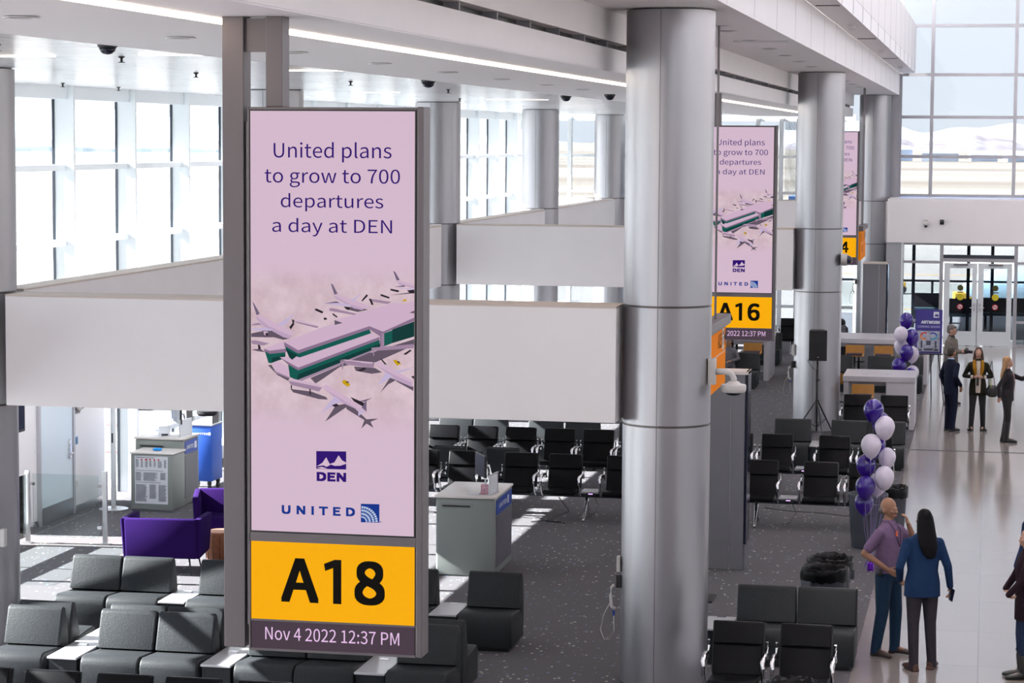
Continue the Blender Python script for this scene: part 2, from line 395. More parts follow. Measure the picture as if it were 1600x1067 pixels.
# ------------------------------------------------------------------ columns
CX, CR, CY = -3.32, .468, (2.08, 25.12, 48.16, 71.2)
def column(x, y, top, label, grp, r=CR):
    t = thing('column', label, 'column', (x, y, 0), 0, grp)
    zs = [0, 2.80, 4.06, top]
    for i in range(3):
        MB().lathe([(r, zs[i]+.012), (r, zs[i+1]-.012)], 64).build('cladding', silver, t, True, ang=40)
    m = MB()
    for z in zs[1:3]: m.lathe([(r-.012, z-.014), (r-.012, z+.014)], 48)
    m.lathe([(r-.03, top-.02), (r-.03, top)], 48)
    m.build('joint_ring', dl_in, t, True, ang=40)
    m = MB()
    for a in (PI*1.47, PI*.6, PI*1.0):
        m.tube([(r*math.cos(a), r*math.sin(a), .02), (r*math.cos(a), r*math.sin(a), top-.02)], .004, 6)
    m.build('seam', postm, t)
    return t
c1 = column(CX, CY[1], 7.165, 'wide silver round column in the centre foreground', 'columns beside the concourse')
dup(c1, (CX, CY[2], 0), 0, 'silver round column with a loudspeaker standing before it')
dup(c1, (CX, CY[3], 0), 0, 'farthest silver column next to end window')
cl = column(-11.185, 25.12, 6.555, 'silver column cut by left edge of photo', 'columns in the window row')
for y, lb in ((36.64, 'silver column half hidden behind the front sign post'), (48.16, 'first silver column right of front sign'), (59.68, 'middle silver window-row column right of front sign'), (71.0, 'farthest silver window-row column beside wide column')):
    dup(cl, (-11.185, y, 0), 0, lb)

# ------------------------------------------------------------------ mid height white panels
ZB, ZT = 2.83, 4.06
topw = mat('panel_cap_warm_lit', srgb(206, 192, 182), .5)  # beige puts warm indoor light into the colour of the panel tops
def panel(name, x0, x1, y0, y1):
    m = MB(); m.box(x0, x1, y0, y1, ZB, ZT-.02, bev=.006); o = m.build(name, panelw, kind='structure')
    m = MB(); m.box(x0+.0, x1-.0, y0, y1, ZT-.02, ZT); q = m.build('cap', topw, o)
    return o
panel('wall_panel_near', -10.62, -3.80, 24.65, 25.23)
panel('wall_panel_far', -10.68, -3.80, 47.7, 48.3)
panel('wall_panel_end', -13.8, -2.83, 70.9, 71.5)
panel('wall_beam_left', -11.15, -10.8, 25.6, 35.6)
panel('wall_beam_left.001', -11.15, -10.8, 37.12, 46.85)
panel('wall_beam_left.002', -11.15, -10.8, 48.66, 58.3)
panel('wall_beam_left.003', -11.15, -10.8, 60.17, 69.6)
panel('wall_beam_left.004', -11.15, -10.8, 2, 24.6)

for i, (ya, yb) in enumerate(((46.85, 47.72), (58.3, 59.22), (69.6, 70.55), (35.6, 36.2))): sbox('wall_sun_filler' + ('.%03d' % i if i else ''), panelw, -11.15, -11.0, ya, yb, ZB, ZT)  # added fillers, closing gaps where sun struck the far panel
# ------------------------------------------------------------------ window wall on the left
GX = -13.86; FIN = 2.655
wn = 0
def rail(m, y0, y1, z, h=.09, d=.16, x=GX): m.box(x-.03, x+d, y0, y1, z-h/2, z+h/2)
k0 = -8
for k in range(-8, 14):
    ya = 34.2 + FIN*k - .04; yb = ya + FIN
    if yb < 12 or ya > 71: continue
    wn += 1
    door_bay = (k in (-1, 0)); yb = min(yb, 71.4)
    m = MB()
    m.box(GX-.02, GX+.29, ya-.035, ya+.035, 2.9 if k == 0 else 0, 6.56)
    fr = m.build(f'window_{wn}', frame_w, kind='structure')
    m = MB()
    for z in (5.33, 4.19): rail(m, ya+.035, yb-.035, z)
    rail(m, ya+.035, yb-.035, 6.46, .2, .2)
    if k != 0 and k != -1: rail(m, ya+.035, yb-.035, .86, .08, .22); m.box(GX-.03, GX+.34, ya+.035, yb-.035, 0, .24)
    m.build('rail', frame_w, fr)
    MB().box(GX-.05, GX-.01, ya-.05, ya-.036, 0, 6.5).build('gasket', gasket, fr)
    MB().box(GX-.055, GX-.045, ya+.036, yb-.036, 2.9 if k in (-1,) else .24, 6.4).build('pane', glass, fr)
# opaque wall with a service door in the lower storey
DX = -13.78
sbox('wall_door_left', white, GX-.05, DX, 32.4, 35.85, 0, 2.9)
mb = MB(); mb.box(DX, DX+.012, 32.4, 33.1, 0, .1); mb.box(DX, DX+.012, 34.55, 35.85, 0, .1); mb.build('baseboard_left', steel, kind='structure')
d = MB().box(DX+.001, DX+.03, 33.15, 34.42, .01, 2.3, bev=.004).build('door_1', mat('door_white', srgb(196, 208, 218), .3), kind='structure')
m = MB()
for a in ((33.08, 33.14, 0, 2.38), (34.43, 34.49, 0, 2.38), (33.08, 34.49, 2.32, 2.4)): m.box(DX, DX+.05, a[0], a[1], a[2], a[3])
m.build('door_frame', frame_g, d)
MB().box(DX+.03, DX+.036, 33.18, 34.4, .02, .26).build('kick_plate', steel, d)
m = MB(); m.box(DX+.03, DX+.05, 34.25, 34.33, .88, 1.18, bev=.004); m.tube([(DX+.05, 34.29, .96), (DX+.11, 34.29, .96), (DX+.11, 34.16, .96)], .012); m.build('lever_handle', chrome, d, True, ang=35)
for z in (.32, 1.05, 1.85): MB().box(DX+.03, DX+.045, 33.13, 33.17, z-.07, z+.07).build('hinge', steel, d)
tag(MB().box(DX, DX+.02, 34.58, 34.68, 1.05, 1.17, bev=.004).box(DX+.02, DX+.032, 34.6, 34.63, 1.07, 1.15).build('card_reader', [mat('reader_blue', srgb(90, 120, 150), .4)]), 'small blue and black card reader right of white service door', 'card reader')
tag(MB().box(DX, DX+.012, 34.62, 34.68, .38, .48).build('wall_outlet', camwhite), 'small wall outlet low beside the white service door', 'outlet')
t = thing('wall_dome_camera', 'wall dome camera on a dark plate right of white door', 'security camera', (DX, 34.62, 1.66), 0)
MB().box(0, .03, -.14, .14, -.13, .13, bev=.01).build('mounting_plate', postm, t)
MB().ell((.06, 0, 0), (.07, .09, .09), n=16).build('housing', camwhite, t, True)
MB().ell((.11, .015, .0), (.035, .05, .05), n=14).build('lens_dome', black, t, True)
t = thing('wall_display', 'dark gate display edge-on beside the left column', 'display', (-13.0, 30.2, 1.75), 0)
MB().box(-.05, .05, -.5, .5, 0, 1.0, bev=.01).build('casing', black, t)
MB().box(-.8, -.05, -.03, .03, .4, .5).build('bracket', postm, t)
MB().box(.05, .054, -.46, .46, .04, .96).build('screen', screen_off, t)

# glass barrier and posts in front of the service door
t = thing('glass_barrier', 'clear glass barrier on steel posts before white service door', 'barrier', (0, 0, 0), 0)
PTS = [(-13.37, 31.75), (-12.26, 31.9)]
for x, y in PTS:
    m = MB(); m.box(x-.035, x+.035, y-.02, y+.02, .01, 1.05, bev=.004); m.box(x-.07, x+.07, y-.05, y+.05, 0, .012)
    m.build('post', steel, t)
a, b = Vector((*PTS[0], 0)), Vector((*PTS[1], 0))
MB().box(a.x+.06, b.x-.06, 31.8, 31.812, .1, 1.0).build('glass_panel', glassp, t)
MB().box(a.x-.005, a.x+.007, 28.6, 31.7, .1, 1.0).build('glass_panel', glassp, t)
m = MB()
for x in (a.x+.05, b.x-.05):
    for z in (.25, .85): m.box(x-.03, x+.03, 31.79, 31.83, z-.02, z+.02)
m.build('clamp', chrome, t)
t = thing('floor_pole', 'tall slim steel pole on a round base by window', 'pole', (-13.3, 34.98, 0))
MB().lathe([(.23, 0), (.23, .012), (.2, .022), (.03, .03)], 28).build('base', steel, t, True, ang=30)
MB().lathe([(.04, .03), (.04, 2.6)], 16).build('shaft', frame_w, t, True, ang=30)
MB().box(-.012, .012, -.045, -.035, 1.05, 1.2).build('slot', black, t)
# hanging dome under the panels
def hang_dome(x, y, z, r, lb):
    t = thing('hanging_dome', lb, 'ceiling fixture', (x, y, z), 0)
    MB().lathe([(.01, .05), (r, .04), (r, 0), (r*.8, -.03), (.01, -.04)], 28).build('disc', black, t, True, ang=40)
    MB().tube([(0, 0, .05), (0, 0, 2.83-z)], .015).build('stem', postm, t)
hang_dome(-10.97, 32.6, 1.84, .15, 'flat black disc hanging below panel left of sign post')

# ------------------------------------------------------------------ end wall
EX = 71.6
wn += 1
fr = structure(MB().box(-2.95, -2.62, EX-.25, EX+.1, 4.0, 7.8).build('window_%d' % wn, frame_g))
m = MB()
for x in (-2.62, -1.70, .70, 3.1, 5.5, 7.9, 10.3): m.box(x-.05, x+.05, EX-.12, EX+.06, 4.17, 13.6)
for z in (4.22, 5.37, 6.53, 7.77, 9.20, 10.6, 12.0): m.box(-6 if z > 9 else -2.62, 12, EX-.10, EX+.05, z-.045, z+.045)
m.build('mullion', frame_g, fr)
MB().box(-6, 12.5, EX, EX+.01, 4.2, 13.6).build('pane', glassend, fr)
wn += 1
fr = structure(MB().box(-14.1, -3.9, EX-.1, EX+.06, 6.38, 6.6).build('window_%d' % wn, frame_w))
m = MB()
for x in (-13.95, -12.5, -11.0, -9.6, -8.2, -6.8, -6.1, -5.6, -4.4): m.box(x-.06, x+.06, EX-.15, EX+.05, 0, 6.5)
for z in (5.33, 4.25, .86): m.box(-14, -3.9, EX-.12, EX+.05, z-.04, z+.04)
m.build('mullion', frame_w, fr)
MB().box(-14.0, -3.9, EX, EX+.01, 0, 6.4).build('pane', glassend, fr)
# bulkhead over the exit and storefront doors
sbox('wall_bulkhead', panelw, -2.83, 12.4, 69.0, 71.45, 2.93, 4.17)
sbox('wall_exit_left', frame_g, -2.85, -2.42, 69.05, 71.5, 0, 2.93)
sbox('wall_exit_left.001', frame_g, -3.0, -2.85, 71.0, 71.5, 0, 2.93)
wn += 1
fr = structure(MB().box(-2.42, -2.36, 69.05, 69.2, 0, 2.93).build('window_%d' % wn, frame_w))
m = MB()
for x in (-1.28, .80, 3.0, 5.5): m.box(x-.05, x+.05, 69.05, 69.2, 0, 2.93)
for x0, x1 in ((-2.36, -1.33), (.85, 5.5)):
    for z in (.035, .7, 2.38, 2.90): m.box(x0, x1, 69.06, 69.18, z-.035, z+.035)
m.box(-1.23, .75, 69.06, 69.18, 2.40, 2.5); m.box(-1.23, .75, 69.06, 69.18, 2.86, 2.93)
m.build('mullion', frame_g, fr)
m = MB(); m.box(-1.23, .75, 69.08, 69.16, 2.5, 2.60); m.build('door_closer_rail', gasket, fr)
MB().box(-2.36, -1.33, 69.11, 69.12, .07, 2.86).box(.85, 5.5, 69.11, 69.12, .07, 2.86).box(-1.23, .75, 69.11, 69.12, 2.6, 2.86).build('pane', glassend, fr)
dy = mat('sticker_yellow', srgb(205, 190, 30), .6); dol = mat('sticker_olive', srgb(70, 70, 20), .6); dred = mat('sticker_red', srgb(190, 40, 50), .6); dwh = mat('sticker_white', srgb(225, 222, 226), .6)
for i, (x0, x1) in enumerate(((-1.2, -.27), (-.25, .70))):
    d = MB().box(x0, x0+.16, 69.08, 69.14, .02, 2.36).box(x1-.14, x1, 69.08, 69.14, .02, 2.36).box(x0+.16, x1-.14, 69.08, 69.14, .02, .42).box(x0+.16, x1-.14, 69.08, 69.14, 2.22, 2.36).build(f'door_{i+2}', frame_w, kind='structure')
    MB().box(x0+.16, x1-.14, 69.105, 69.115, .42, 2.22).build('pane', glassend, d)
    hx = x1-.07 if i == 0 else x0+.07
    m = MB(); m.tube([(hx, 69.07, 1.1), (hx, 69.03, 1.1), (hx+(-.12 if i == 0 else .12), 69.02, 1.1)], .014); m.box(hx-.03, hx+.03, 69.06, 69.08, 1.0, 1.22)
    m.build('lever_handle', steel, d, True, ang=35)
    cx = (x0+x1)/2 + (.0 if i == 0 else .02)
    def disc(cx, cz, r, y, n=24):
        q = MB(); q.lathe([(r, 0), (r, .002)], n); q.xf(Matrix.Translation((cx, y, cz)) @ Matrix.Rotation(PI/2, 4, 'X')); return q
    disc(cx, 1.66, .085, 69.104).build('olive_sticker', dol, d); disc(cx, 1.40, .095, 69.104).build('yellow_sticker', dy, d)
    MB().box(cx-.09, cx+.09, 69.10, 69.102, 1.52, 1.55).build('text_strip', black, d)
    q = disc(cx, 1.12, .085, 69.104); q.build('no_smoking_ring', dred, d)
    q = disc(cx, 1.12, .06, 69.101); q.build('no_smoking_disc', dwh, d)
    m = MB(); m.box(-.045, .035, 69.097, 69.099, -.008, .008); m.box(.02, .03, 69.097, 69.099, .01, .03); m.xf(Matrix.Translation((cx, 0, 1.12))); m.build('cigarette_mark', black, d)
    m = MB(); m.box(-.06, .06, 69.094, 69.096, -.008, .008, M=Matrix.Translation((cx, 0, 1.12)) @ Matrix.Rotation(PI/4, 4, 'Y')); m.build('ban_bar', dred, d)
    MB().box(cx-.2, cx+.2, 69.03, 69.08, 2.3, 2.34).build('closer_arm', postm, d)
for x, lb, dark in ((-1.74, 'white bracket camera on the end wall bulkhead, left', 1), (-1.29, 'small dark dome camera on end wall bulkhead, right', 0)):
    t = thing('bulkhead_camera', lb, 'security camera', (x, 69.0, 3.52), 0)
    MB().box(-.06, .06, -.04, 0, -.06, .08, bev=.01).build('bracket', camwhite if dark else black, t)
    MB().ell((0, -.09, -.05 if dark else 0), (.08, .08, .08) if dark else (.05, .06, .05), n=14).build('housing', camwhite if dark else black, t, True)
    if dark: MB().ell((0, -.12, -.10), (.05, .05, .05), n=12).build('lens_dome', black, t, True)

# ------------------------------------------------------------------ outside
def noisemat(name, cols, scale, rough=.9, stretch=(1, 1, 1)):
    m = bpy.data.materials.new(name); m.use_nodes = True; t = m.node_tree; b = t.nodes['Principled BSDF']; b.inputs['Roughness'].default_value = rough
    b.inputs['Specular IOR Level'].default_value = .1
    c = t.nodes.new('ShaderNodeTexCoord'); mp = t.nodes.new('ShaderNodeMapping'); mp.inputs['Scale'].default_value = stretch
    n = t.nodes.new('ShaderNodeTexNoise'); n.inputs['Scale'].default_value = scale; n.inputs['Detail'].default_value = 6
    r = t.nodes.new('ShaderNodeValToRGB'); el = r.color_ramp.elements
    el[0].position = .35; el[0].color = cols[0]; el[1].position = .65; el[1].color = cols[-1]
    if len(cols) == 3: e = el.new(.5); e.color = cols[1]
    t.links.new(c.outputs['Object'], mp.inputs[0]); t.links.new(mp.outputs[0], n.inputs[0]); t.links.new(n.outputs[0], r.inputs[0]); t.links.new(r.outputs[0], b.inputs['Base Color'])
    return m
GZ = -6.0
conc = noisemat('apron_concrete', [(.27, .27, .265, 1), (.36, .355, .35, 1)], .08, stretch=(1, .3, 1))
grass = noisemat('dry_grass', [(.27, .235, .20, 1), (.36, .33, .29, 1), (.43, .405, .37, 1)], .004, stretch=(.3, 2, 1))
m = MB(); m.box(-420, 420, -900, 420, GZ-1, GZ); m.build('floor_apron', conc, kind='structure')
m = MB(); m.box(-9000, 9000, 420, 9000, GZ-1.2, GZ-.1); m.box(-9000, -420, -3000, 420, GZ-1.2, GZ-.1); m.build('floor_field', grass, kind='structure')
line_r = mat('apron_red_line', srgb(170, 60, 60), .8); line_y = mat('apron_yellow_line', srgb(220, 170, 60), .8)
m = MB()
for y in (84, 92, 99, 108): m.box(-60, -22, y, y+.25, GZ, GZ+.02)
m.box(-38, -37.7, 60, 130, GZ, GZ+.02)
m.build('trim_6', line_r, kind='structure')
m = MB()
for y in (150, 170, 215, 236): m.box(-20, 20, y, y+.4, GZ, GZ+.02)
m.build('trim_7', line_y, kind='structure')
# distant ridges
def ridge(name, x0, x1, y, h, col, n=60, seed=1, shape=None, depth=400):
    rnd = random.Random(seed); m = MB(); prev = None
    ph = [rnd.uniform(0, 6) for _ in range(6)]
    mb_ = []
    for i in range(n+1):
        u = i/n; x = x0+(x1-x0)*u
        hh = h*(.55+.2*math.sin(u*7+ph[0])+.13*math.sin(u*17+ph[1])+.08*math.sin(u*41+ph[2])+.04*math.sin(u*90+ph[3]))*(math.sin(PI*u)**.5)
        mb_.append((x, y, GZ+hh+.2))
    for i in range(n):
        a, b = mb_[i], mb_[i+1]
        m.quad((a[0], y-depth, GZ-.2), (b[0], y-depth, GZ-.2), b, a)
        m.quad(a, b, (b[0], y+depth, GZ-.2), (a[0], y+depth, GZ-.2))
    bmesh.ops.remove_doubles(m.bm, verts=m.bm.verts, dist=.01)
    return tag(m.build(name, col, None, True), '', 'hill')
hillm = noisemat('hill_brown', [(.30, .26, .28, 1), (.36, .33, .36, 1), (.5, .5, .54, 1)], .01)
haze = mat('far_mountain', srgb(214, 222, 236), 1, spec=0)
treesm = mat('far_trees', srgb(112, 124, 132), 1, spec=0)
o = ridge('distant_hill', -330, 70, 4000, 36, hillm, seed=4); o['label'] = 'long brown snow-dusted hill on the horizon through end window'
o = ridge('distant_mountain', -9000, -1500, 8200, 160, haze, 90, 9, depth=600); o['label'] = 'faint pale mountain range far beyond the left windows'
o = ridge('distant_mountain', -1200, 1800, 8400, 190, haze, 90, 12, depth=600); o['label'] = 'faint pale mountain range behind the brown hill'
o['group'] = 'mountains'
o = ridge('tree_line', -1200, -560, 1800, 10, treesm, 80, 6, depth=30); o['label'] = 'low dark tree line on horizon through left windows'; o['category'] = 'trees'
# low buildings and snow patches in the field
snow = mat('snow', srgb(200, 212, 232), .8)
for i, (x, y, wx, h) in enumerate(((-30, 1500, 22, 5), (-4, 1520, 16, 4), (16, 1490, 14, 4), (-58, 1510, 18, 7))):
    t = thing('field_shed', ['low pale shed beyond the field, middle one', 'low pale shed beyond the field, right one', 'small pale shed at right end of the field', 'darker shed at left end of the field group'][i], 'building', (x, y, GZ), .1*i, 'sheds beyond the field')
    MB().box(-wx/2, wx/2, -8, 8, 0, h).build('wall', mat('shed_wall', srgb(190, 202, 222), .8), t)
    MB().prism([(-9, h), (9, h), (0, h+2.5)], -wx/2-.5, wx/2+.5).build('roof', snow, t)
rd = mat('blue_snow_strip', srgb(88, 128, 190), .7)
m = MB(); m.box(-6, 12, 73.2, 75, 3.5, 4.12); m.build('wall_outer_roof_edge', rd, kind='structure')
sbox('ceiling_sun_blocker', ceilw, -15.2, -14.02, Y0, 72, 6.45, 6.7)  # added overhang out of view, keeps sun from passing over the beams
# terrace deck outside the exit with railing
deckm = mat('deck_grey', srgb(120, 126, 136), .7)
m = MB(); m.box(-6, 12, 71.6, 82, -.35, -.03); m.build('floor_terrace', deckm, kind='structure')
t = thing('terrace_railing', 'glass railing with dark posts beyond the exit doors', 'railing', (0, 81.5, 0), 0)
for i in range(10): MB().box(-5+1.6*i-.04, -5+1.6*i+.04, -.04, .04, -.03, 1.1).build('post', gasket, t)
MB().box(-5.2, 10, -.05, .05, 1.1, 1.17).build('top_rail', gasket, t)
MB().box(-5.2, 10, -.01, .0, .05, 1.05).build('glass_panel', glassp, t)
m = MB(); m.box(-6, 12, 71.6, 82, 3.2, 3.5); m.build('ceiling_terrace', deckm, kind='structure')
for i, (x0, x1, y, lb) in enumerate(((-1.15, -.2, 75.5, 'dark terrace bench seen through left exit door'), (-.1, 1.3, 76.2, 'dark terrace bench seen through right exit door'), (-2.35, -1.5, 78, 'dark terrace bench left of the exit doors'))):
    t = thing('terrace_bench', lb, 'bench', ((x0+x1)/2, y, -.03), 0, 'terrace benches'); hw = (x1-x0)/2
    MB().box(-hw, hw, -.3, .3, .42, .5, bev=.01).build('seat', mat('bench_teal', srgb(60, 84, 96), .5), t)
    MB().box(-hw, hw, .26, .34, .5, .95, bev=.01).build('backrest', mat('bench_dark', srgb(50, 44, 54), .6), t)
    for x in (-hw+.08, hw-.08): MB().box(x-.04, x+.04, -.26, .26, 0, .42).build('leg', gasket, t)
m = MB(); m.box(-1.62, -1.56, 74, 74.1, -.03, 3.2); m.box(-.62, -.5, 74, 74.1, -.03, 3.2); m.box(.1, .22, 78, 78.1, -.03, 3.2); m.box(-2.32, -2.22, 73.6, 73.7, -.03, 3.2)
for i, x in enumerate((-.56, .16, -2.27)):
    tag(MB().box(x-.05, x+.05, 74+i, 74.12+i, -.03, 3.2).build('terrace_post', gasket), ['slim dark terrace post behind left exit door', 'slim dark terrace post behind right exit door', 'slim dark terrace post at left end of the glazing'][i], 'post', 'posts of the terrace roof')
m.bm.free()
# parked regional jet beyond the terrace
jet = mat('jet_blue_grey', srgb(150, 178, 200), .35)
t = thing('parked_jet', 'pale blue jet fuselage parked beyond the exit doors', 'airplane', (6, 158, GZ), 0)
m = MB(); secs = []
for x, r in ((-7.6, .05), (-7.3, .45), (-6.6, .9), (-5.4, 1.25), (-3.5, 1.4), (12, 1.4), (16, 1.0), (19, .4)): secs.append(((x, 0, 2.4+(.0 if x < 12 else (x-12)*.12)), r, r, (0, 1, 0), (0, 0, 1)))
m.loft(secs, 24); m.build('fuselage', jet, t, True)
MB().prism([(14, 3.4), (17.5, 3.4), (19.5, 7.5), (17.8, 7.5)], -.15, .15, axis='y').build('tail_fin', blue, t)
MB().prism([(2, -1), (6, -1), (9, -11), (7.5, -11)], 1.7, 1.95, axis='z').build('wing', jet, t)
MB().prism([(2, 1), (6, 1), (9, 11), (7.5, 11)], 1.7, 1.95, axis='z').build('wing', jet, t)
for x, y in ((-4, 0), (5, -1.6), (5, 1.6)): MB().tube([(x, y-.2, .45), (x, y+.2, .45)], .45, 16).box(x-.08, x+.08, y-.08, y+.08, .4, 1.6).build('landing_gear', gasket, t)
# ground vehicles
def tug(x, y, rz, col, lb, sc=1):
    t = thing('ramp_vehicle', lb, 'vehicle', (x, y, GZ), rz, 'ramp vehicles')
    MB().box(-1.6*sc, 1.6*sc, -.8, .8, .35, .95, bev=.08).build('body', col, t)
    MB().box(-.3*sc, .9*sc, -.7, .7, .95, 1.7, bev=.08).build('cab', mat('cab_white', srgb(210, 212, 216), .4), t)
    for a in (-1.05*sc, 1.05*sc):
        for b in (-.75, .75): MB().tube([(a, b-.1, .34), (a, b+.1, .34)], .34, 16).build('wheel', black, t)
orange = mat('vehicle_orange', srgb(214, 84, 40), .5); vyel = mat('vehicle_yellow', srgb(226, 178, 60), .5)
tug(-35.6, 98.6, .4, orange, 'orange baggage tug on the apron behind ticket podium', .7)
tug(-31.6, 102.5, .2, vyel, 'yellow ramp cart right of the orange tug', .6)
tug(-41, 98.8, .7, orange, 'orange cart half hidden at left of apron view', .5)
tug(-7.0, 188, 0, vyel, 'yellow ramp truck left of the exit doors', .5)
tug(-1.4, 176, .1, vyel, 'yellow ramp truck behind the left exit door', .6)

# ------------------------------------------------------------------ gate signs
pink = bpy.data.materials.new('screen_pink'); pink.use_nodes = True
def screenmat():
    t = pink.node_tree; b = t.nodes['Principled BSDF']; b.inputs['Base Color'].default_value = (.02, .02, .02, 1); b.inputs['Roughness'].default_value = .5; b.inputs['Specular IOR Level'].default_value = .1
    c = t.nodes.new('ShaderNodeTexCoord')
    sp_ = t.nodes.new('ShaderNodeSeparateXYZ'); t.links.new(c.outputs['Object'], sp_.inputs[0])
    n = t.nodes.new('ShaderNodeTexNoise'); n.inputs['Scale'].default_value = 5; n.inputs['Detail'].default_value = 8; n.inputs['Roughness'].default_value = .7
    t.links.new(c.outputs['Object'], n.inputs[0])
    r = t.nodes.new('ShaderNodeValToRGB'); el = r.color_ramp.elements
    el[0].position = .3; el[0].color = srgb(196, 168, 178); el[1].position = .68; el[1].color = srgb(226, 202, 212)
    t.links.new(n.outputs[0], r.inputs[0])
    # tarmac fades into the plain pink above and below the picture
    mk = t.nodes.new('ShaderNodeMapRange'); mk.interpolation_type = 'SMOOTHSTEP'
    mk.inputs[1].default_value = 5.08; mk.inputs[2].default_value = 4.85; mk.inputs[3].default_value = 0; mk.inputs[4].default_value = 1
    t.links.new(sp_.outputs['Z'], mk.inputs[0])
    mk2 = t.nodes.new('ShaderNodeMapRange'); mk2.interpolation_type = 'SMOOTHSTEP'
    mk2.inputs[1].default_value = 3.98; mk2.inputs[2].default_value = 4.25; mk2.inputs[3].default_value = 0; mk2.inputs[4].default_value = 1
    t.links.new(sp_.outputs['Z'], mk2.inputs[0])
    mu = t.nodes.new('ShaderNodeMath'); mu.operation = 'MULTIPLY'; t.links.new(mk.outputs[0], mu.inputs[0]); t.links.new(mk2.outputs[0], mu.inputs[1])
    x = t.nodes.new('ShaderNodeMix'); x.data_type = 'RGBA'; x.inputs[6].default_value = srgb(216, 188, 208)
    t.links.new(mu.outputs[0], x.inputs[0]); t.links.new(r.outputs[0], x.inputs[7])
    # LED row structure
    wv = t.nodes.new('ShaderNodeTexWave'); wv.bands_direction = 'Z'; wv.inputs['Scale'].default_value = 26; t.links.new(c.outputs['Object'], wv.inputs[0])
    mr = t.nodes.new('ShaderNodeMapRange'); mr.inputs[3].default_value = .96; mr.inputs[4].default_value = 1.0; t.links.new(wv.outputs[0], mr.inputs[0])
    y = t.nodes.new('ShaderNodeMix'); y.data_type = 'RGBA'; y.blend_type = 'MULTIPLY'; y.inputs[0].default_value = 1
    t.links.new(x.outputs[2], y.inputs[6]); t.links.new(mr.outputs[0], y.inputs[7])
    t.links.new(y.outputs[2], b.inputs['Emission Color']); b.inputs['Emission Strength'].default_value = 1.03
screenmat()
E_ = lambda n, *c: emat(n, srgb(*c), 1.03)
e_purple = E_('screen_purple', 46, 10, 112); e_blue = E_('screen_blue', 14, 52, 140); e_lblue = E_('screen_light_blue', 190, 206, 232)
e_yel = E_('panel_yellow', 255, 178, 0); e_blk = mat('panel_black', (.004, .003, .002, 1), .6, spec=.1); e_date = E_('screen_date_bg', 74, 60, 72); e_txt = E_('screen_date_text', 238, 200, 240)
PIC = dict(L=E_('pic_light', 208, 178, 202), F=E_('pic_fascia', 138, 112, 142), T=E_('pic_teal', 8, 88, 80), D=E_('pic_dark_teal', 2, 56, 54), S=E_('pic_shadow', 98, 84, 100),
           K=E_('pic_black', 40, 30, 42), W=E_('pic_wing', 196, 180, 214), Y=E_('pic_yellow', 200, 160, 0), G=E_('pic_grey', 160, 134, 160), B=E_('pic_body', 190, 162, 192), P=E_('pic_tail', 112, 96, 124))
def spx(px, py):
    """photo pixel on the front sign -> its local x, z"""
    u = (px-392)/256; T = 170+1.5*u; Bm = 1012+15.5*u
    return (-.515+u*1.03, 5.975-(py-T)/(Bm-T)*3.305)
def pc(x, y): return spx(380+x/3.679, 400+y/3.679)
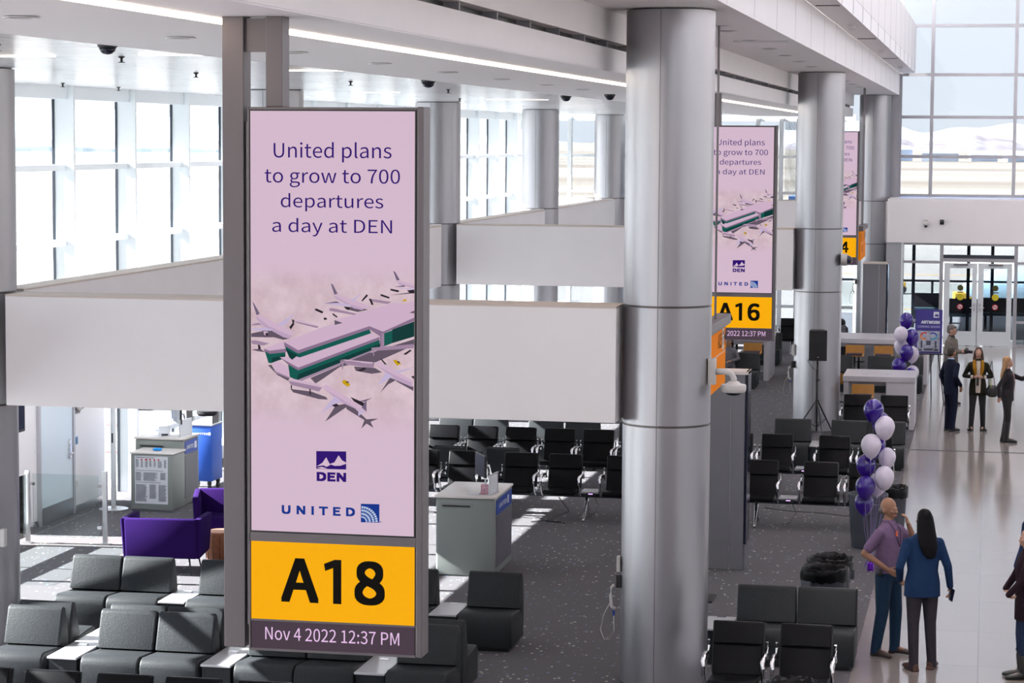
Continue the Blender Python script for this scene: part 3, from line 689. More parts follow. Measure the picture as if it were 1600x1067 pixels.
PICT = [
 ('S', (145,615),(165,612),(190,655),(270,690),(262,706),(200,672)), ('S', (390,690),(560,618),(570,560),(742,545),(982,470),(982,505),(740,612),(700,600),(560,627),(470,690),(420,722)),
 ('S', (275,752),(395,768),(480,800),(490,815),(440,812),(290,772)), ('S',(640,625),(760,635),(800,660),(740,668),(650,650)),
 ('S', (48,432),(110,420),(150,400),(215,412),(270,462),(235,470),(180,455),(130,455),(48,452)), ('S', (585,292),(640,280),(720,300),(660,312),(610,300)), ('S', (840,218),(982,198),(982,207)),
 ('S', (535,850),(600,838),(610,850),(475,942)), ('S', (585,835),(640,862),(712,930),(780,926),(735,945),(752,980),(712,955),(682,984),(700,935),(600,872)),
 ('S', (845,690),(880,705),(835,730),(790,778)), ('S', (880,692),(978,745),(978,768),(880,712)), ('S',(48,525),(100,520),(130,540),(90,535)),
 # terminal
 ('L', (120,520),(238,478),(256,522),(155,532)), ('F', (120,520),(155,532),(252,520),(252,540),(155,550),(125,534)), ('T', (127,535),(155,550),(246,541),(246,572),(165,603),(148,602)), ('D', (165,575),(246,555),(246,575),(168,600)),
 ('L', (238,482),(450,402),(530,378),(530,360),(870,258),(915,270),(982,250),(982,346),(805,426),(728,394),(320,530)),
 ('S', (528,358),(575,375),(530,386)), ('S', (955,318),(982,306),(982,322)),
 ('F', (238,482),(320,530),(728,394),(805,426),(982,346),(982,366),(860,414),(812,436),(812,512),(788,512),(788,452),(728,412),(320,549),(240,505)),
 ('T', (242,505),(320,549),(728,412),(738,436),(340,574),(275,586)), ('D', (246,520),(318,560),(318,590),(275,586)), ('G', (796,436),(812,436),(812,510),(796,510)),
 ('T', (812,436),(858,418),(858,492),(812,510)), ('D', (858,414),(982,368),(982,455),(858,492)),
 ('L', (213,570),(262,566),(285,585),(310,565),(328,572),(740,434),(785,456),(320,630)), ('F', (213,570),(320,630),(785,456),(785,473),(320,646),(262,612)),
 ('T', (262,612),(320,646),(785,473),(790,513),(312,702),(272,684)), ('D', (320,668),(788,495),(790,513),(312,702)), ('G', (312,702),(790,513),(790,521),(322,714)),
 ('L', (168,603),(205,592),(262,632),(272,684),(235,672),(190,648)), ('G', (165,612),(190,650),(272,686),(272,694),(190,660)),
 # aircraft
 ('P', (55,250),(66,262),(98,320),(80,328)), ('L', (80,330),(100,327),(200,380),(282,418),(295,436),(285,446),(260,440),(150,390)), ('B', (78,334),(150,390),(262,440),(288,447),(265,462),(235,455),(120,392),(80,350)),
 ('W', (195,385),(306,316),(240,388)), ('W', (48,405),(120,400),(175,410),(160,418),(48,412)), ('G', (48,382),(90,370),(112,384),(48,386)), ('L', (118,420),(142,420),(148,440),(125,442)), ('K', (130,428),(148,432),(146,446),(134,444)), ('K', (268,398),(290,372),(298,380),(278,410)),
 ('P', (507,147),(520,156),(546,208),(528,212)), ('L', (526,213),(550,210),(640,245),(748,288),(700,294),(620,268)), ('B', (526,216),(620,268),(700,294),(686,302),(640,292),(534,234)),
 ('W', (460,264),(560,260),(634,272),(590,279)), ('P', (472,262),(540,250),(560,260)), ('W', (618,250),(690,200),(640,252)), ('K', (580,280),(616,284),(616,300),(600,300)), ('K', (680,250),(712,210),(720,220),(690,250)),
 ('P', (862,77),(875,86),(900,130),(882,134)), ('L', (880,138),(900,132),(982,158),(982,170),(920,156)), ('B', (880,138),(920,156),(982,170),(982,178),(900,158)), ('W', (865,176),(982,180),(982,188)), ('K', (940,190),(982,186),(982,208),(955,204)), ('P', (868,170),(925,160),(930,170)),
 ('L', (455,742),(480,728),(600,800),(722,884),(710,892),(650,864),(560,806)), ('B', (462,748),(560,806),(650,864),(712,892),(690,888),(560,828)), ('W', (530,795),(568,826),(452,892)), ('P', (712,818),(712,886),(684,862)), ('W', (665,882),(694,876),(690,894),(665,912)), ('P', (668,826),(746,806),(700,830)), ('K', (620,800),(660,818),(700,836),(690,856),(640,826)), ('K', (512,848),(540,838),(556,850),(530,858)),
 ('L', (755,602),(785,598),(900,665),(980,712),(972,722),(880,680)), ('B', (755,608),(880,680),(972,722),(968,744),(880,706)), ('W', (822,660),(862,684),(775,736)), ('W', (860,655),(980,632),(900,664)), ('K', (788,580),(800,584),(828,616),(815,614)), ('K', (965,685),(982,680),(982,702)),
 # bridges
 ('L', (262,702),(290,694),(440,728),(460,738),(440,742),(280,708)), ('G', (262,706),(280,708),(440,742),(458,746),(440,768),(280,730)), ('K', (276,730),(284,732),(284,754),(278,752)), ('K', (384,752),(392,754),(392,788),(386,786)),
 ('L', (560,588),(590,585),(755,602),(740,610)), ('G', (560,592),(740,610),(758,606),(752,636),(595,614),(592,604),(565,606)), ('G', (570,606),(580,606),(578,640),(572,640)), ('G', (740,518),(980,498),(980,522),(830,532),(742,536)), ('G', (748,534),(756,534),(755,566),(750,566)), ('K', (920,556),(960,530),(968,536),(935,560)),
 ('L', (290,356),(320,354),(438,390),(425,392)), ('G', (296,362),(425,392),(438,394),(430,404),(320,376)), ('K', (284,352),(298,358),(296,380),(288,376)), ('G', (498,290),(520,290),(655,322),(640,330),(500,305)), ('K', (520,318),(548,340),(540,344),(516,326)), ('G', (728,236),(855,256),(830,268),(735,252)), ('K', (724,236),(738,238),(752,272),(740,272)), ('K', (764,262),(774,272),(780,280)),
 ('G', (48,472),(76,472),(152,490),(120,502),(52,492)), ('K', (86,496),(100,500),(104,522),(90,524)), ('K', (655,650),(700,630),(710,640),(680,655)),
 ('Y', (572,706),(592,702),(620,730),(606,742),(576,722)), ('Y', (862,590),(880,588),(910,612),(886,622)), ('K', (590,712),(612,712),(606,722)), ('K', (882,594),(902,600),(896,610)),
 ('K', (416,292),(430,293),(466,310),(458,320),(418,302)), ('K', (790,212),(800,212),(843,228),(840,237),(792,221)), ('K', (846,180),(860,182),(896,190),(892,201),(848,190)), ('K', (465,344),(482,344),(488,354),(470,358)), ('Y', (915,245),(930,240),(942,248),(925,254))]
def tri_poly(m, pts, y, mi):
    vs = [m.bm.verts.new((p[0], y, p[1])) for p in pts]
    try: f = m.bm.faces.new(vs)
    except ValueError: return
    f.material_index = mi
    f.normal_update()
    if f.normal.y > 0: f.normal_flip()
    bmesh.ops.triangulate(m.bm, faces=[f])
def build_nosort(m, name, mats, parent):
    me = bpy.data.meshes.new(name); m.bm.to_mesh(me); m.bm.free()
    for q in mats: me.materials.append(q)
    o = bpy.data.objects.new(name, me); C.objects.link(o); o.parent = parent; return o
def pbox(a, b, c, d):
    p, q = spx(a, b), spx(c, d); return (p[0], q[0], q[1], p[1])
def gate_sign(name, label, loc, number, nbox):
    t = thing(name, label, 'sign', loc, 0, 'hanging gate signs')
    f = MB()
    f.box(-.525, .525, .0, .15, 2.665, 5.985, bev=.006)
    f.box(.525, .565, -.012, .16, 2.655, 5.99, bev=.006); f.box(-.53, -.52, -.012, .16, 2.665, 5.985)
    f.box(-.525, .525, -.012, 0, 3.335, 3.39); f.box(-.525, .525, -.012, 0, 5.97, 5.985); f.box(-.525, .525, -.012, 0, 2.84, 2.852); f.box(-.525, .525, -.012, 0, 2.655, 2.67)
    f.build('frame', postm, t)
    MB().box(-.522, .522, -.008, -.004, 3.39, 5.97).build('bezel', black, t)
    sc_ = MB().box(-.513, .511, -.010, -.0085, 3.40, 5.962).build('advert_screen', pink, t)
    for ln, bx in (('United plans', (429, 221, 611.5, 254)), ('to grow to 700', (415, 262, 624.5, 293.5)), ('departures', (440, 300, 599, 330.5)), ('a day at DEN', (426.5, 338, 612.5, 369.5))):
        text(ln, 'headline', pbox(*bx), e_purple, sc_, -.0112)
    m = MB(); keys = list(PIC)
    for i, p in enumerate(PICT):
        tri_poly(m, [pc(*q) for q in p[1:]], -.0108-.000012*i, keys.index(p[0]))
    # mullions of the terminal glass and balcony posts
    build_nosort(m, 'airport_picture', [PIC[k] for k in keys], sc_)
    # airport emblem
    q7 = lambda x, y: spx(380+x/3.05, 690+y/3.05)
    m = MB(); tri_poly(m, [q7(351, 37), q7(494, 40), q7(494, 127), q7(351, 122)], -.0112, 0)
    tri_poly(m, [q7(353, 110), q7(380, 94), q7(399, 67), q7(405, 80), q7(418, 104), q7(402, 113), q7(384, 106)], -.0116, 1)
    tri_poly(m, [q7(414, 100), q7(438, 92), q7(458, 58), q7(474, 82), q7(494, 94), q7(494, 99), q7(468, 108), q7(440, 109)], -.0116, 1)
    tri_poly(m, [q7(353, 117), q7(378, 113), q7(404, 121), q7(380, 122)], -.0116, 1)
    em = build_nosort(m, 'airport_emblem', [e_purple, E_('screen_pink_flat', 216, 188, 208)], sc_)
    p, q = q7(353, 137), q7(494, 187)
    text('DEN', 'airport_name', (p[0], q[0], q[1], p[1]), e_purple, sc_, -.0112, weight=.0045)
    p, q = q7(185, 295), q7(536, 354)
    text('UNITED', 'airline_name', (p[0], q[0], q[1], p[1]+.0), e_blue, sc_, -.0112, weight=.0035, spacing=1.2)
    m = MB(); tri_poly(m, [q7(564, 292), q7(652, 295), q7(652, 384), q7(564, 381)], -.0112, 0)
    def gq(a, r): return q7(566+r*math.cos(a)*.98, 380-r*math.sin(a)*.98+(r/85)*2)
    for r in (80, 64, 47, 30):
        for i in range(10):
            a0 = (i+.12)*PI/20; a1 = (i+.88)*PI/20
            tri_poly(m, [gq(a0, r), gq(a1, r), gq(a1, r-11 if r > 40 else r-8), gq(a0, r-11 if r > 40 else r-8)], -.0116, 1)
    tri_poly(m, [q7(655, 378), q7(660, 378), q7(660, 383), q7(655, 383)], -.0112, 0)
    build_nosort(m, 'airline_emblem', [e_blue, e_lblue], sc_)
    gp = MB().box(-.515, .515, -.009, -.003, 2.852, 3.335).build('gate_panel', e_yel, t)
    for ch, (bx0, bx1) in zip(number, ((-.325, -.085), (-.052, .058), (.140, .332))):
        if ch == '1' :
            m = MB(); wq = (bx1-bx0); z0, z1 = 2.965, 3.238
            tri_poly(m, [(bx1-.052, z0), (bx1, z0), (bx1, z1), (bx1-.042, z1), (bx0, z1-.028), (bx0+.008, z1-.072), (bx1-.052, z1-.052)], -.0105, 0)
            build_nosort(m, 'gate_number', [e_blk], gp)
        else: text(ch, 'gate_number', (bx0, bx1, 2.965, 3.238), e_blk, gp, -.0105, weight=.010)
    dp = MB().box(-.515, .515, -.009, -.003, 2.67, 2.84).build('date_panel', e_date, t)
    text('Nov 4 2022 12:37 PM', 'date_text', pbox(414, 979, 625, 1012), e_txt, dp, -.0105)
    for x0, x1 in ((-.70, -.565), (-.425, -.32)):
        zt = 6.53; zb = 2.66 if x0 < -.6 else 5.985
        MB().box(x0, x1, .02, .17, zb, zt, bev=.004).build('post', postm, t)
    MB().box(-.565, -.425, .05, .14, 6.32, 6.52).build('crossbar', postm, t)
    m = MB(); m.box(-.56, -.53, .05, .14, 2.80, 5.9); m.build('side_bracket', frame_g, t)
    return t
p, q = spx(440, 877), spx(601, 951)
gate_sign('gate_sign', 'tall pink gate sign with yellow panel reading A18', (-3.878, 13.9, 0), 'A18', (p[0], q[0], q[1]-.0, p[1]))
gate_sign('gate_sign', 'tall pink gate sign with yellow panel reading A16, right of wide column', (-3.775, 36.95, .05), 'A16', (-.35, .30, 2.965, 3.25))
gate_sign('gate_sign', 'farthest pink gate sign showing only the digit 4', (-3.735, 60.0, .07), 'A14', (-.35, .34, 2.965, 3.25))

# wayfinding signs hung edge-on
def way_sign(label, loc, full):
    t = thing('wayfinding_sign', label, 'sign', loc, 0, 'orange wayfinding signs')
    MB().box(-.09, .09, -1.25, 1.25, .74, .86, bev=.01).build('header_bar', postm, t)
    b = MB().box(-.03, .03, -1.2, 1.2, 0, .74).build('panel', mat('wayfinding_orange', srgb(190, 100, 0), .6, spec=.05, emit=srgb(240, 140, 0), es=.3), t)
    for y in (-.28, .28):
        MB().tube([(0, y, .86), (0, y, 7.165-loc[2])], .014, 8).build('hanging_rod', postm, t)
    R = Matrix.Rotation(PI/2, 4, 'Z')
    for s_, bx in (('A15', (.35, .75, .48, .66)), ('A16', (-.55, -.1, .18, .36)), ('A18', (-1.1, -.7, .48, .66))):
        o = text(s_, 'gate_text', bx, e_blk, b, -.032, weight=.004)
        for v in o.data.vertices: v.co = R @ v.co
    m = MB(); m.box(.031, .034, .80, .98, .44, .70); m.build('pictogram_plate', camwhite, b)
    m = MB(); m.box(.034, .036, .86, .90, .50, .60); m.box(.034, .036, .86, .92, .62, .67); m.build('pictogram', e_blk, b)
    m = MB(); m.prism([(1.02, .56), (1.10, .56), (1.10, .48), (1.18, .58), (1.10, .68), (1.10, .60), (1.02, .60)], .031, .034); m.build('arrow', e_blk, b)
    m = MB(); m.box(.031, .033, -1.15, 1.15, .405, .415); m.build('divider_line', camwhite, b)
    return t
way_sign('orange hanging wayfinding sign edge-on just right of wide column', (-3.2, 28.3, 2.80), True)
way_sign('small orange hanging wayfinding sign before the farthest column', (-3.18, 62.0, 2.80), True)

# ------------------------------------------------------------------ sofas
SOFA_SEAT = [(-.38, .05), (-.40, .20), (-.40, .33), (-.385, .385), (-.35, .42), (-.30, .435), (.16, .40), (.30, .30), (.36, .05)]
SOFA_BACK = [(.09, .425), (.10, .46), (.205, .77), (.225, .80), (.26, .81), (.295, .79), (.345, .62), (.37, .42), (.36, .2), (.34, .12), (.22, .30), (.15, .405)]
def make_sofa(label, w=.64):
    t = thing('lounge_seat', label, 'lounge seat', (0, 0, 0), 0, 'armless dark lounge seats')
    h = w/2-.006
    MB().prism(SOFA_SEAT, -h, h, bev=.022, seg=3).build('seat', sofam, t, True, ang=50)
    MB().prism(SOFA_BACK, -h, h, bev=.022, seg=3).build('backrest', sofam, t, True, ang=50)
    MB().box(-h+.04, h-.04, -.33, .3, 0, .06).build('plinth', black, t)
    return t
tabletop_m = mat('side_table_top', srgb(196, 196, 200), .18, spec=.7)
SF = None
def sofa(x, y, label, rz=0, z=0):
    global SF
    if SF is None: SF = make_sofa(label); SF.location = (x, y, 0); SF.rotation_euler = (0, 0, rz); return SF
    return dup(SF, (x, y, 0), rz, label)
TB = None
def side_table(x, y, label, double=False, w=.33):
    t = thing('side_table', label, 'side table', (x, y, 0), 0, 'low side tables between lounge seats')
    y1 = 1.18 if double else .33; h = w/2-.004
    MB().box(-h, h, -.38, y1, .385, .41, bev=.005).build('tabletop', tabletop_m, t)
    MB().box(-h+.01, h-.01, -.35, y1-.03, .0, .384).build('base', sofam, t)
    MB().box(-.05, .05, .2, .26, .41, .425).build('power_outlet', chrome, t)
    return t
A = 23.4
rowA = [(-9.87, 'dark lounge seat at far left in the front row'), (-8.82, 'left seat of lounge pair at lower left, diagonal shadow on back'), (-8.175, 'right seat of lounge pair left of front sign post'),
        (-7.16, 'dark lounge seat under lower left corner of front sign'), (-6.52, 'dark lounge seat below the date strip of front sign'), (-5.56, 'dark lounge seat at lower right of front sign')]
for x, lb in rowA: sofa(x, A, lb)
for x, lb in ((-10.37+.5, 'lounge seat back behind the far left front-row seat'), (-8.82, 'lounge seat back facing away behind left seat of lounge pair'), (-8.175, 'lounge seat back facing away behind right seat of lounge pair'),
              (-7.16, 'lounge seat facing away hidden behind the front sign, left'), (-6.52, 'lounge seat facing away hidden behind the front sign, right'), (-5.56, 'lounge seat facing away beside lower right corner of front sign')):
    sofa(x, A+.79, lb, PI)
side_table(-9.34, A, 'white-topped side table between far left seat and lounge pair', True)
side_table(-7.67, A, 'white-topped side table left of front sign post foot', True)
side_table(-6.04, A, 'white-topped side table under lower right of front sign', True)
B = 26.48
for x, lb in ((-10.36, 'left lounge seat of sunlit back pair by purple chair'), (-9.72, 'right lounge seat of sunlit back pair by purple chair'), (-8.75, 'lounge seat just left of front sign post, back row'), (-8.11, 'lounge seat behind front sign edge, back row'),
              (-7.14, 'lounge seat hidden behind yellow panel, left'), (-6.50, 'lounge seat peeking out right of yellow panel'), (-5.5, 'black lounge seat alone right of side table on open carpet')):
    sofa(x, B, lb)
side_table(-9.23, B, 'white-topped side table in the back row left of sign post')
side_table(-7.62, B, 'side table hidden behind the front sign, back row')
side_table(-5.99, B, 'black side table right of front sign')
B2 = 26.38
for x, lb in ((-2.35, 'left black lounge seat in front of the two bins'), (-1.67, 'right black lounge seat in front of the two bins')): sofa(x, B2, lb).scale = (1.055, 1, 1)
side_table(-2.86, B2, 'low side table beside foot of the wide column')
for x, lb in ((-3.37, 'black lounge seat below the loudspeaker tripod'), (-2.355, 'left seat of black lounge pair right of tripod'), (-1.69, 'right seat of black lounge pair right of tripod')): sofa(x, 42.68, lb).scale = (1.04, 1, 1)
side_table(-2.87, 42.68, 'low side table between tripod seat and lounge pair')
for x, lb in ((-10.3, 'dark lounge seat beside the front sign, farthest row'), (-9.3, 'sunlit grey lounge seat behind first armchair row, left'), (-8.66, 'sunlit grey lounge seat behind first armchair row, right'), (-7.66, 'grey lounge seat under panel edge, centre left'), (-6.99, 'black lounge seat under panel edge, centre right'), (-6.02, 'black lounge seat beside the wide column, farthest row')):
    sofa(x, 41.35, lb)
side_table(-8.17, 41.35, 'low side table between far lounge pairs')
side_table(-9.8, 41.35, 'low sunlit side table beside far lounge seats')
for x, y, lb in ((-6.22, 55.95, 'dark lounge seat the phone caller sits on'), (-5.55, 55.95, 'dark lounge seat beside the phone caller'), (-5.53, 62.0, 'dark lounge seat behind end of left white table'), 
                 (-3.36, 55.9, 'dark lounge seat half behind second column'), (-2.38, 55.9, 'dark lounge seat between the two white tables, left'), (-1.72, 55.9, 'dark lounge seat between the two white tables by balloons')): sofa(x, y, lb)

# ------------------------------------------------------------------ beam seating
def beam_row(label, xs, ytop, tables=(), legs=None, rz=0, cx=None, grp='black armchair rows on metal beams', pads=leather):
    x_c = sum(xs)/len(xs)
    y0_ = ytop-.33 if rz == 0 else ytop+.33
    t = thing('beam_seating', label, 'airport seating', (x_c, y0_, 0), rz, grp)
    sg = 1 if rz == 0 else -1
    first = None; arm = None
    for X in xs:
        lx = (X-x_c)*sg
        if first is None:
            s_ = MB().prism([(-.30, .405), (-.31, .43), (-.29, .465), (.10, .45), (.17, .43), (.17, .40), (-.27, .39)], -.245, .245, bev=.012).build('seat', pads, t, True, ang=50)
            b_ = MB().prism([(.115, .45), (.13, .47), (.215, .715), (.225, .728), (.255, .728), (.275, .715), (.185, .45), (.16, .43)], -.25, .25, bev=.014).build('backrest', pads, t, True, ang=50)
            h_ = MB().prism([(.222, .738), (.20, .75), (.265, .93), (.285, .95), (.325, .95), (.345, .93), (.28, .74), (.25, .732)], -.255, .255, bev=.018, seg=3).build('headrest', pads, t, True, ang=50)
            p_ = MB().prism([(.20, .44), (.225, .44), (.365, .93), (.345, .94)], -.262, .262).build('back_shell', shell, t)
            first = (s_, b_, h_, p_)
            for o in first: o.location.x = lx
        else:
            for o in first:
                c = o.copy(); C.objects.link(c); c.parent = t; c.location.x = lx
        for sd in (-1, 1):
            if arm is None:
                m = MB(); m.tube([(0, .20, .60), (0, .14, .655), (0, .02, .672), (0, -.14, .665), (0, -.215, .64), (0, -.235, .59), (0, -.225, .50), (0, -.12, .40), (0, -.04, .36)], [.018, .021, .023, .023, .021, .018, .016, .016, .016], 8, squash=1.25)
                m.tube([(0, .20, .60), (0, .27, .70), (0, .25, .76)], .014, 8)
                arm = m.build('armrest', chrome, t, True, ang=60); arm.location.x = lx+sd*.295
            else:
                c = arm.copy(); C.objects.link(c); c.parent = t; c.location.x = lx+sd*.295
    xl, xr = min((X-x_c)*sg for X in xs)-.3, max((X-x_c)*sg for X in xs)+.3
    MB().box(xl, xr, -.01, .08, .33, .39, bev=.01).build('beam', beamm, t)
    lg = None
    for X in (legs if legs is not None else (xs[0], xs[-1])):
        lx = (X-x_c)*sg
        if lg is None:
            m = MB(); m.tube([(0, .03, .34), (0, -.05, .2), (0, -.26, .025), (0, -.30, .02)], [.028, .024, .018, .02], 8); m.tube([(0, .03, .34), (0, .10, .2), (0, .30, .025), (0, .33, .02)], [.028, .024, .018, .02], 8)
            lg = m.build('leg', chrome, t, True); lg.location.x = lx
        else:
            c = lg.copy(); C.objects.link(c); c.parent = t; c.location.x = lx
    for X in tables:
        lx = (X-x_c)*sg
        tt = MB().box(lx-.14, lx+.14, -.26, .1, .435, .455, bev=.008).build('tray_table', mat('tray_grey', srgb(150, 150, 156), .25, .4), t)
        MB().box(lx-.06, lx+.06, -.12, .0, .36, .433).build('power_box', black, tt)
        MB().box(lx-.035, lx+.035, -.123, -.121, .395, .41).build('power_light', emat('power_glow', (.8, .5, 1, 1), 1.5), tt)
        mm = MB(); mm.tube([(lx+.05, -.04, .36), (lx+.12, -.06, .2), (lx+.02, -.1, .06), (lx-.1, 0, .015)], .006, 6); mm.build('power_cable', black, tt)
    return t
beam_row('sunlit black armchair row by podium, nearer of the two', [-8.6, -7.92, -7.03, -6.33, -5.42, -4.75], 36.12, (-5.87,), [-8.75, -8.0, -5.95])
beam_row('armchair row facing away, its grey back shells showing by podium', [-8.30, -7.43], 36.62, (), None, PI)
beam_row('second black armchair row behind the podium, under the panel', [-9.0, -8.33, -7.67, -7.0, -6.34, -5.67, -5.0], 39.35, (), [-8.7, -5.9])
beam_row('black armchair row at bottom edge of photo, lower left', [-8.93, -8.27, -7.58, -6.93, -6.25], 20.2, (), [-8.6, -6.6])
beam_row('black armchair pair at bottom edge right of wide column', [-2.385, -1.70], 23.85, (), [-2.4, -1.7])
beam_row('black armchair row beside grey kiosk, nearer one', [-4.0, -3.31, -2.40, -1.72], 36.17, (-2.86,), [-3.35, -1.9])
beam_row('black armchair row beside grey kiosk, farther one', [-4.02, -3.35, -2.405, -1.72], 39.48, (-2.88,), [-3.5, -1.9])
beam_row('black armchair pair before the near white table', [-2.39, -1.69], 46.1, (), [-2.4, -1.7])
beam_row('distant black armchair pair left of the second column', [-5.95, -5.27], 65.6, (), [-5.9, -5.2])
m = MB(); m.tube([(-3.2, 35.6, .30), (-2.8, 35.55, .27), (-2.3, 35.6, .25), (-2.0, 35.6, .22), (-1.8, 35.5, .26)], .007, 6)
tag(m.build('power_cord', black), 'loose black power cord under the armchair row beside kiosk', 'cable')
m = MB(); m.tube([(-6.4, 35.9, .30), (-6.2, 35.7, .12), (-6.5, 35.4, .02), (-6.7, 35.2, .015)], .008, 6); m.tube([(-6.5, 35.35, .015), (-6.25, 35.3, .015), (-6.2, 35.2, .012)], .012, 6)
tag(m.build('power_cord', black), 'loose black power cord on carpet right of podium', 'cable')

# purple armchairs and stump table
def purple_chair(label, x, y, rz):
    t = thing('tub_armchair', label, 'armchair', (x, y, 0), rz, 'purple armchairs')
    W, D_, zt = .46, .36, .76
    MB().box(-W+.08, W-.08, -D_+.02, D_-.1, .26, .43, bev=.035, seg=3).build('seat', purple, t, True, ang=50)
    m = MB(); m.prism([(D_-.10, .22), (D_-.02, .22), (D_+.06, .74), (D_+.04, zt), (D_-.02, zt), (D_-.05, .74)], -W-.02, W+.02, bev=.02); m.build('backrest', purple, t, True, ang=50)
    for s_ in (-1, 1):
        m = MB(); m.prism([(-D_+.02, .24), (D_-.04, .22), (D_+.02, zt-.004), (-D_-.04, zt-.02)], -.045, .045, bev=.018)
        m.xf(Matrix.Translation((s_*W, 0, 0)) @ Matrix.Rotation(s_*.05, 4, 'Y')); m.build('armrest', purple, t, True, ang=50)
    for sx_ in (-1, 1):
        for sy_ in (-1, 1):
            MB().tube([(sx_*.36, sy_*.27, .24), (sx_*.40, sy_*.32, 0)], [.014, .010], 8).build('leg', blackm, t)
    return t
purple_chair('purple tub armchair seen from behind, by glass barrier', -10.72, 30.15, PI*1.04)
purple_chair('purple tub armchair facing camera, in front of the podium', -10.5, 32.3, .28)
purple_chair('purple tub armchair showing between sign post and screen', -9.5, 31.2, -PI/2+.3)
t = thing('stump_table', 'round wooden stump table beside purple armchairs', 'side table', (-10.2, 30.9, 0))
MB().lathe([(.16, 0), (.20, .06), (.225, .25), (.215, .40), (.205, .43)], 28).build('trunk', stumpm, t, True, ang=40)
MB().lathe([(.195, .43), (.19, .437)], 28).build('top_face', mat('stump_top', srgb(186, 128, 96), .5, noise=.1, nscale=25), t)
m = MB()
for k in range(14): a = 2*PI*k/14; m.tube([(.205*math.cos(a), .205*math.sin(a), .06), (.222*math.cos(a), .222*math.sin(a), .25), (.214*math.cos(a), .214*math.sin(a), .4)], .004, 5)
m.build('crack', mat('bark_dark', srgb(70, 40, 28), .8), t)

# ------------------------------------------------------------------ podiums, cart
def podium_unit(label, loc, rz, side_name=True, w=.80, d=1.3, h=1.08):
    """front (local -y) is the wide plain face, local +x side carries the blue panel"""
    t = thing('gate_podium', label, 'podium', loc, rz, 'airline podiums')
    hw = w/2
    MB().box(-hw, hw, 0, d, .0, h-.035, bev=.03, seg=3).build('body', podium, t, True, ang=40)
    MB().box(-hw-.015, hw+.015, -.015, d+.015, h-.034, h, bev=.012).build('worktop', podium_t, t, True, ang=40)
    f = MB().box(-hw+.06, -hw+.50, -.006, .01, h-.17, h-.10, bev=.003).build('drawer_slot', podium, t)
    MB().box(-hw+.09, -hw+.47, -.010, -.005, h-.15, h-.125).build('slot_gap', black, f)
    MB().box(hw, hw+.008, .08, d-.08, .12, h-.28).build('side_panel', podium_d, t)
    bp = MB().box(hw, hw+.010, .08, d-.08, h-.26, h-.06).build('name_panel', blue, t)
    o = text('UNITED', 'airline_name', (d*.2, d*.62, h-.19, h-.13), paper, bp, -hw-.012, weight=.003)
    R = Matrix.Rotation(PI/2, 4, 'Z')
    for v in o.data.vertices: v.co = R @ v.co
    m = MB(); m.box(hw+.011, hw+.013, d*.67, d*.67+.1, h-.21, h-.10); m.build('airline_emblem', paper, bp)
    return t
pp = podium_unit('grey airline podium standing on carpet right of front sign', (-6.72, 30.62, 0), .02)
pl = podium_unit('sunlit grey airline podium behind the purple armchairs', (-12.74, 35.5, 0), -.03, w=.80, d=.72)
def monitor(label, loc, rz, tilt=0):
    t = thing('monitor', label, 'monitor', loc, rz, 'podium monitors')
    MB().box(-.25, .25, -.02, .015, .20, .50, bev=.006).build('casing', black, t)
    MB().box(-.24, .24, -.023, -.0205, .21, .49).build('screen', screen_off, t)
    m = MB(); m.tube([(0, .02, .34), (0, .10, .34), (0, .13, .22), (0, .10, .02)], .02, 8); m.box(-.08, .08, .04, .18, 0, .015, bev=.004)
    m.build('arm', chrome, t, True, ang=40)
    return t
monitor('black monitor on chrome arm on the podium right of sign', (-6.62, 31.15, 1.08), -1.1)
monitor('black monitor edge-on on the sunlit podium', (-12.55, 35.85, 1.08), -1.0)
def plexi(label, x, y, rz, z=1.08):
    t = thing('notice_stand', label, 'notice stand', (x, y, z), rz, 'framed notices on podiums')
    MB().box(-.17, .17, -.006, .006, .01, .26).build('sheet', paper, t)
    m = MB(); m.box(-.185, -.17, -.01, .01, 0, .27); m.box(.17, .185, -.01, .01, 0, .27); m.box(-.185, .185, -.01, .01, .26, .275); m.box(-.185, .185, -.03, .03, 0, .01); m.build('frame', steel, t)
plexi('framed notice standing on podium right of sign', -6.40, 30.9, PI/2-.1)
plexi('framed notice standing on the sunlit podium', -12.40, 35.8, PI/2-.2)
tg = mat('tissue_pattern', srgb(205, 160, 176), .6, noise=.3, nscale=40)
t = thing('tissue_box', 'patterned white and pink tissue box on podium', 'tissue box', (-6.50, 30.86, 1.08), .2)
MB().box(-.06, .06, -.06, .06, 0, .13, bev=.004).build('box', tg, t); MB().prism([(-.03, .13), (.03, .13), (.05, .18), (0, .21), (-.04, .17)], -.01, .01).build('tissue', paper, t)
tag(MB().box(-6.72, -6.56, 30.75, 30.85, 1.08, 1.10, bev=.004).build('stapler', paper), 'small white stapler at front of podium right of sign', 'stapler')
t = thing('label_printer', 'small white printer on the sunlit podium', 'printer', (-12.72, 35.7, 1.08), .4)
MB().prism([(-.1, 0), (.12, 0), (.12, .12), (.02, .16), (-.1, .06)], -.09, .09, bev=.01).build('body', paper, t, True, ang=40); MB().box(-.05, .05, -.105, -.095, .02, .05).build('paper_slot', black, t)
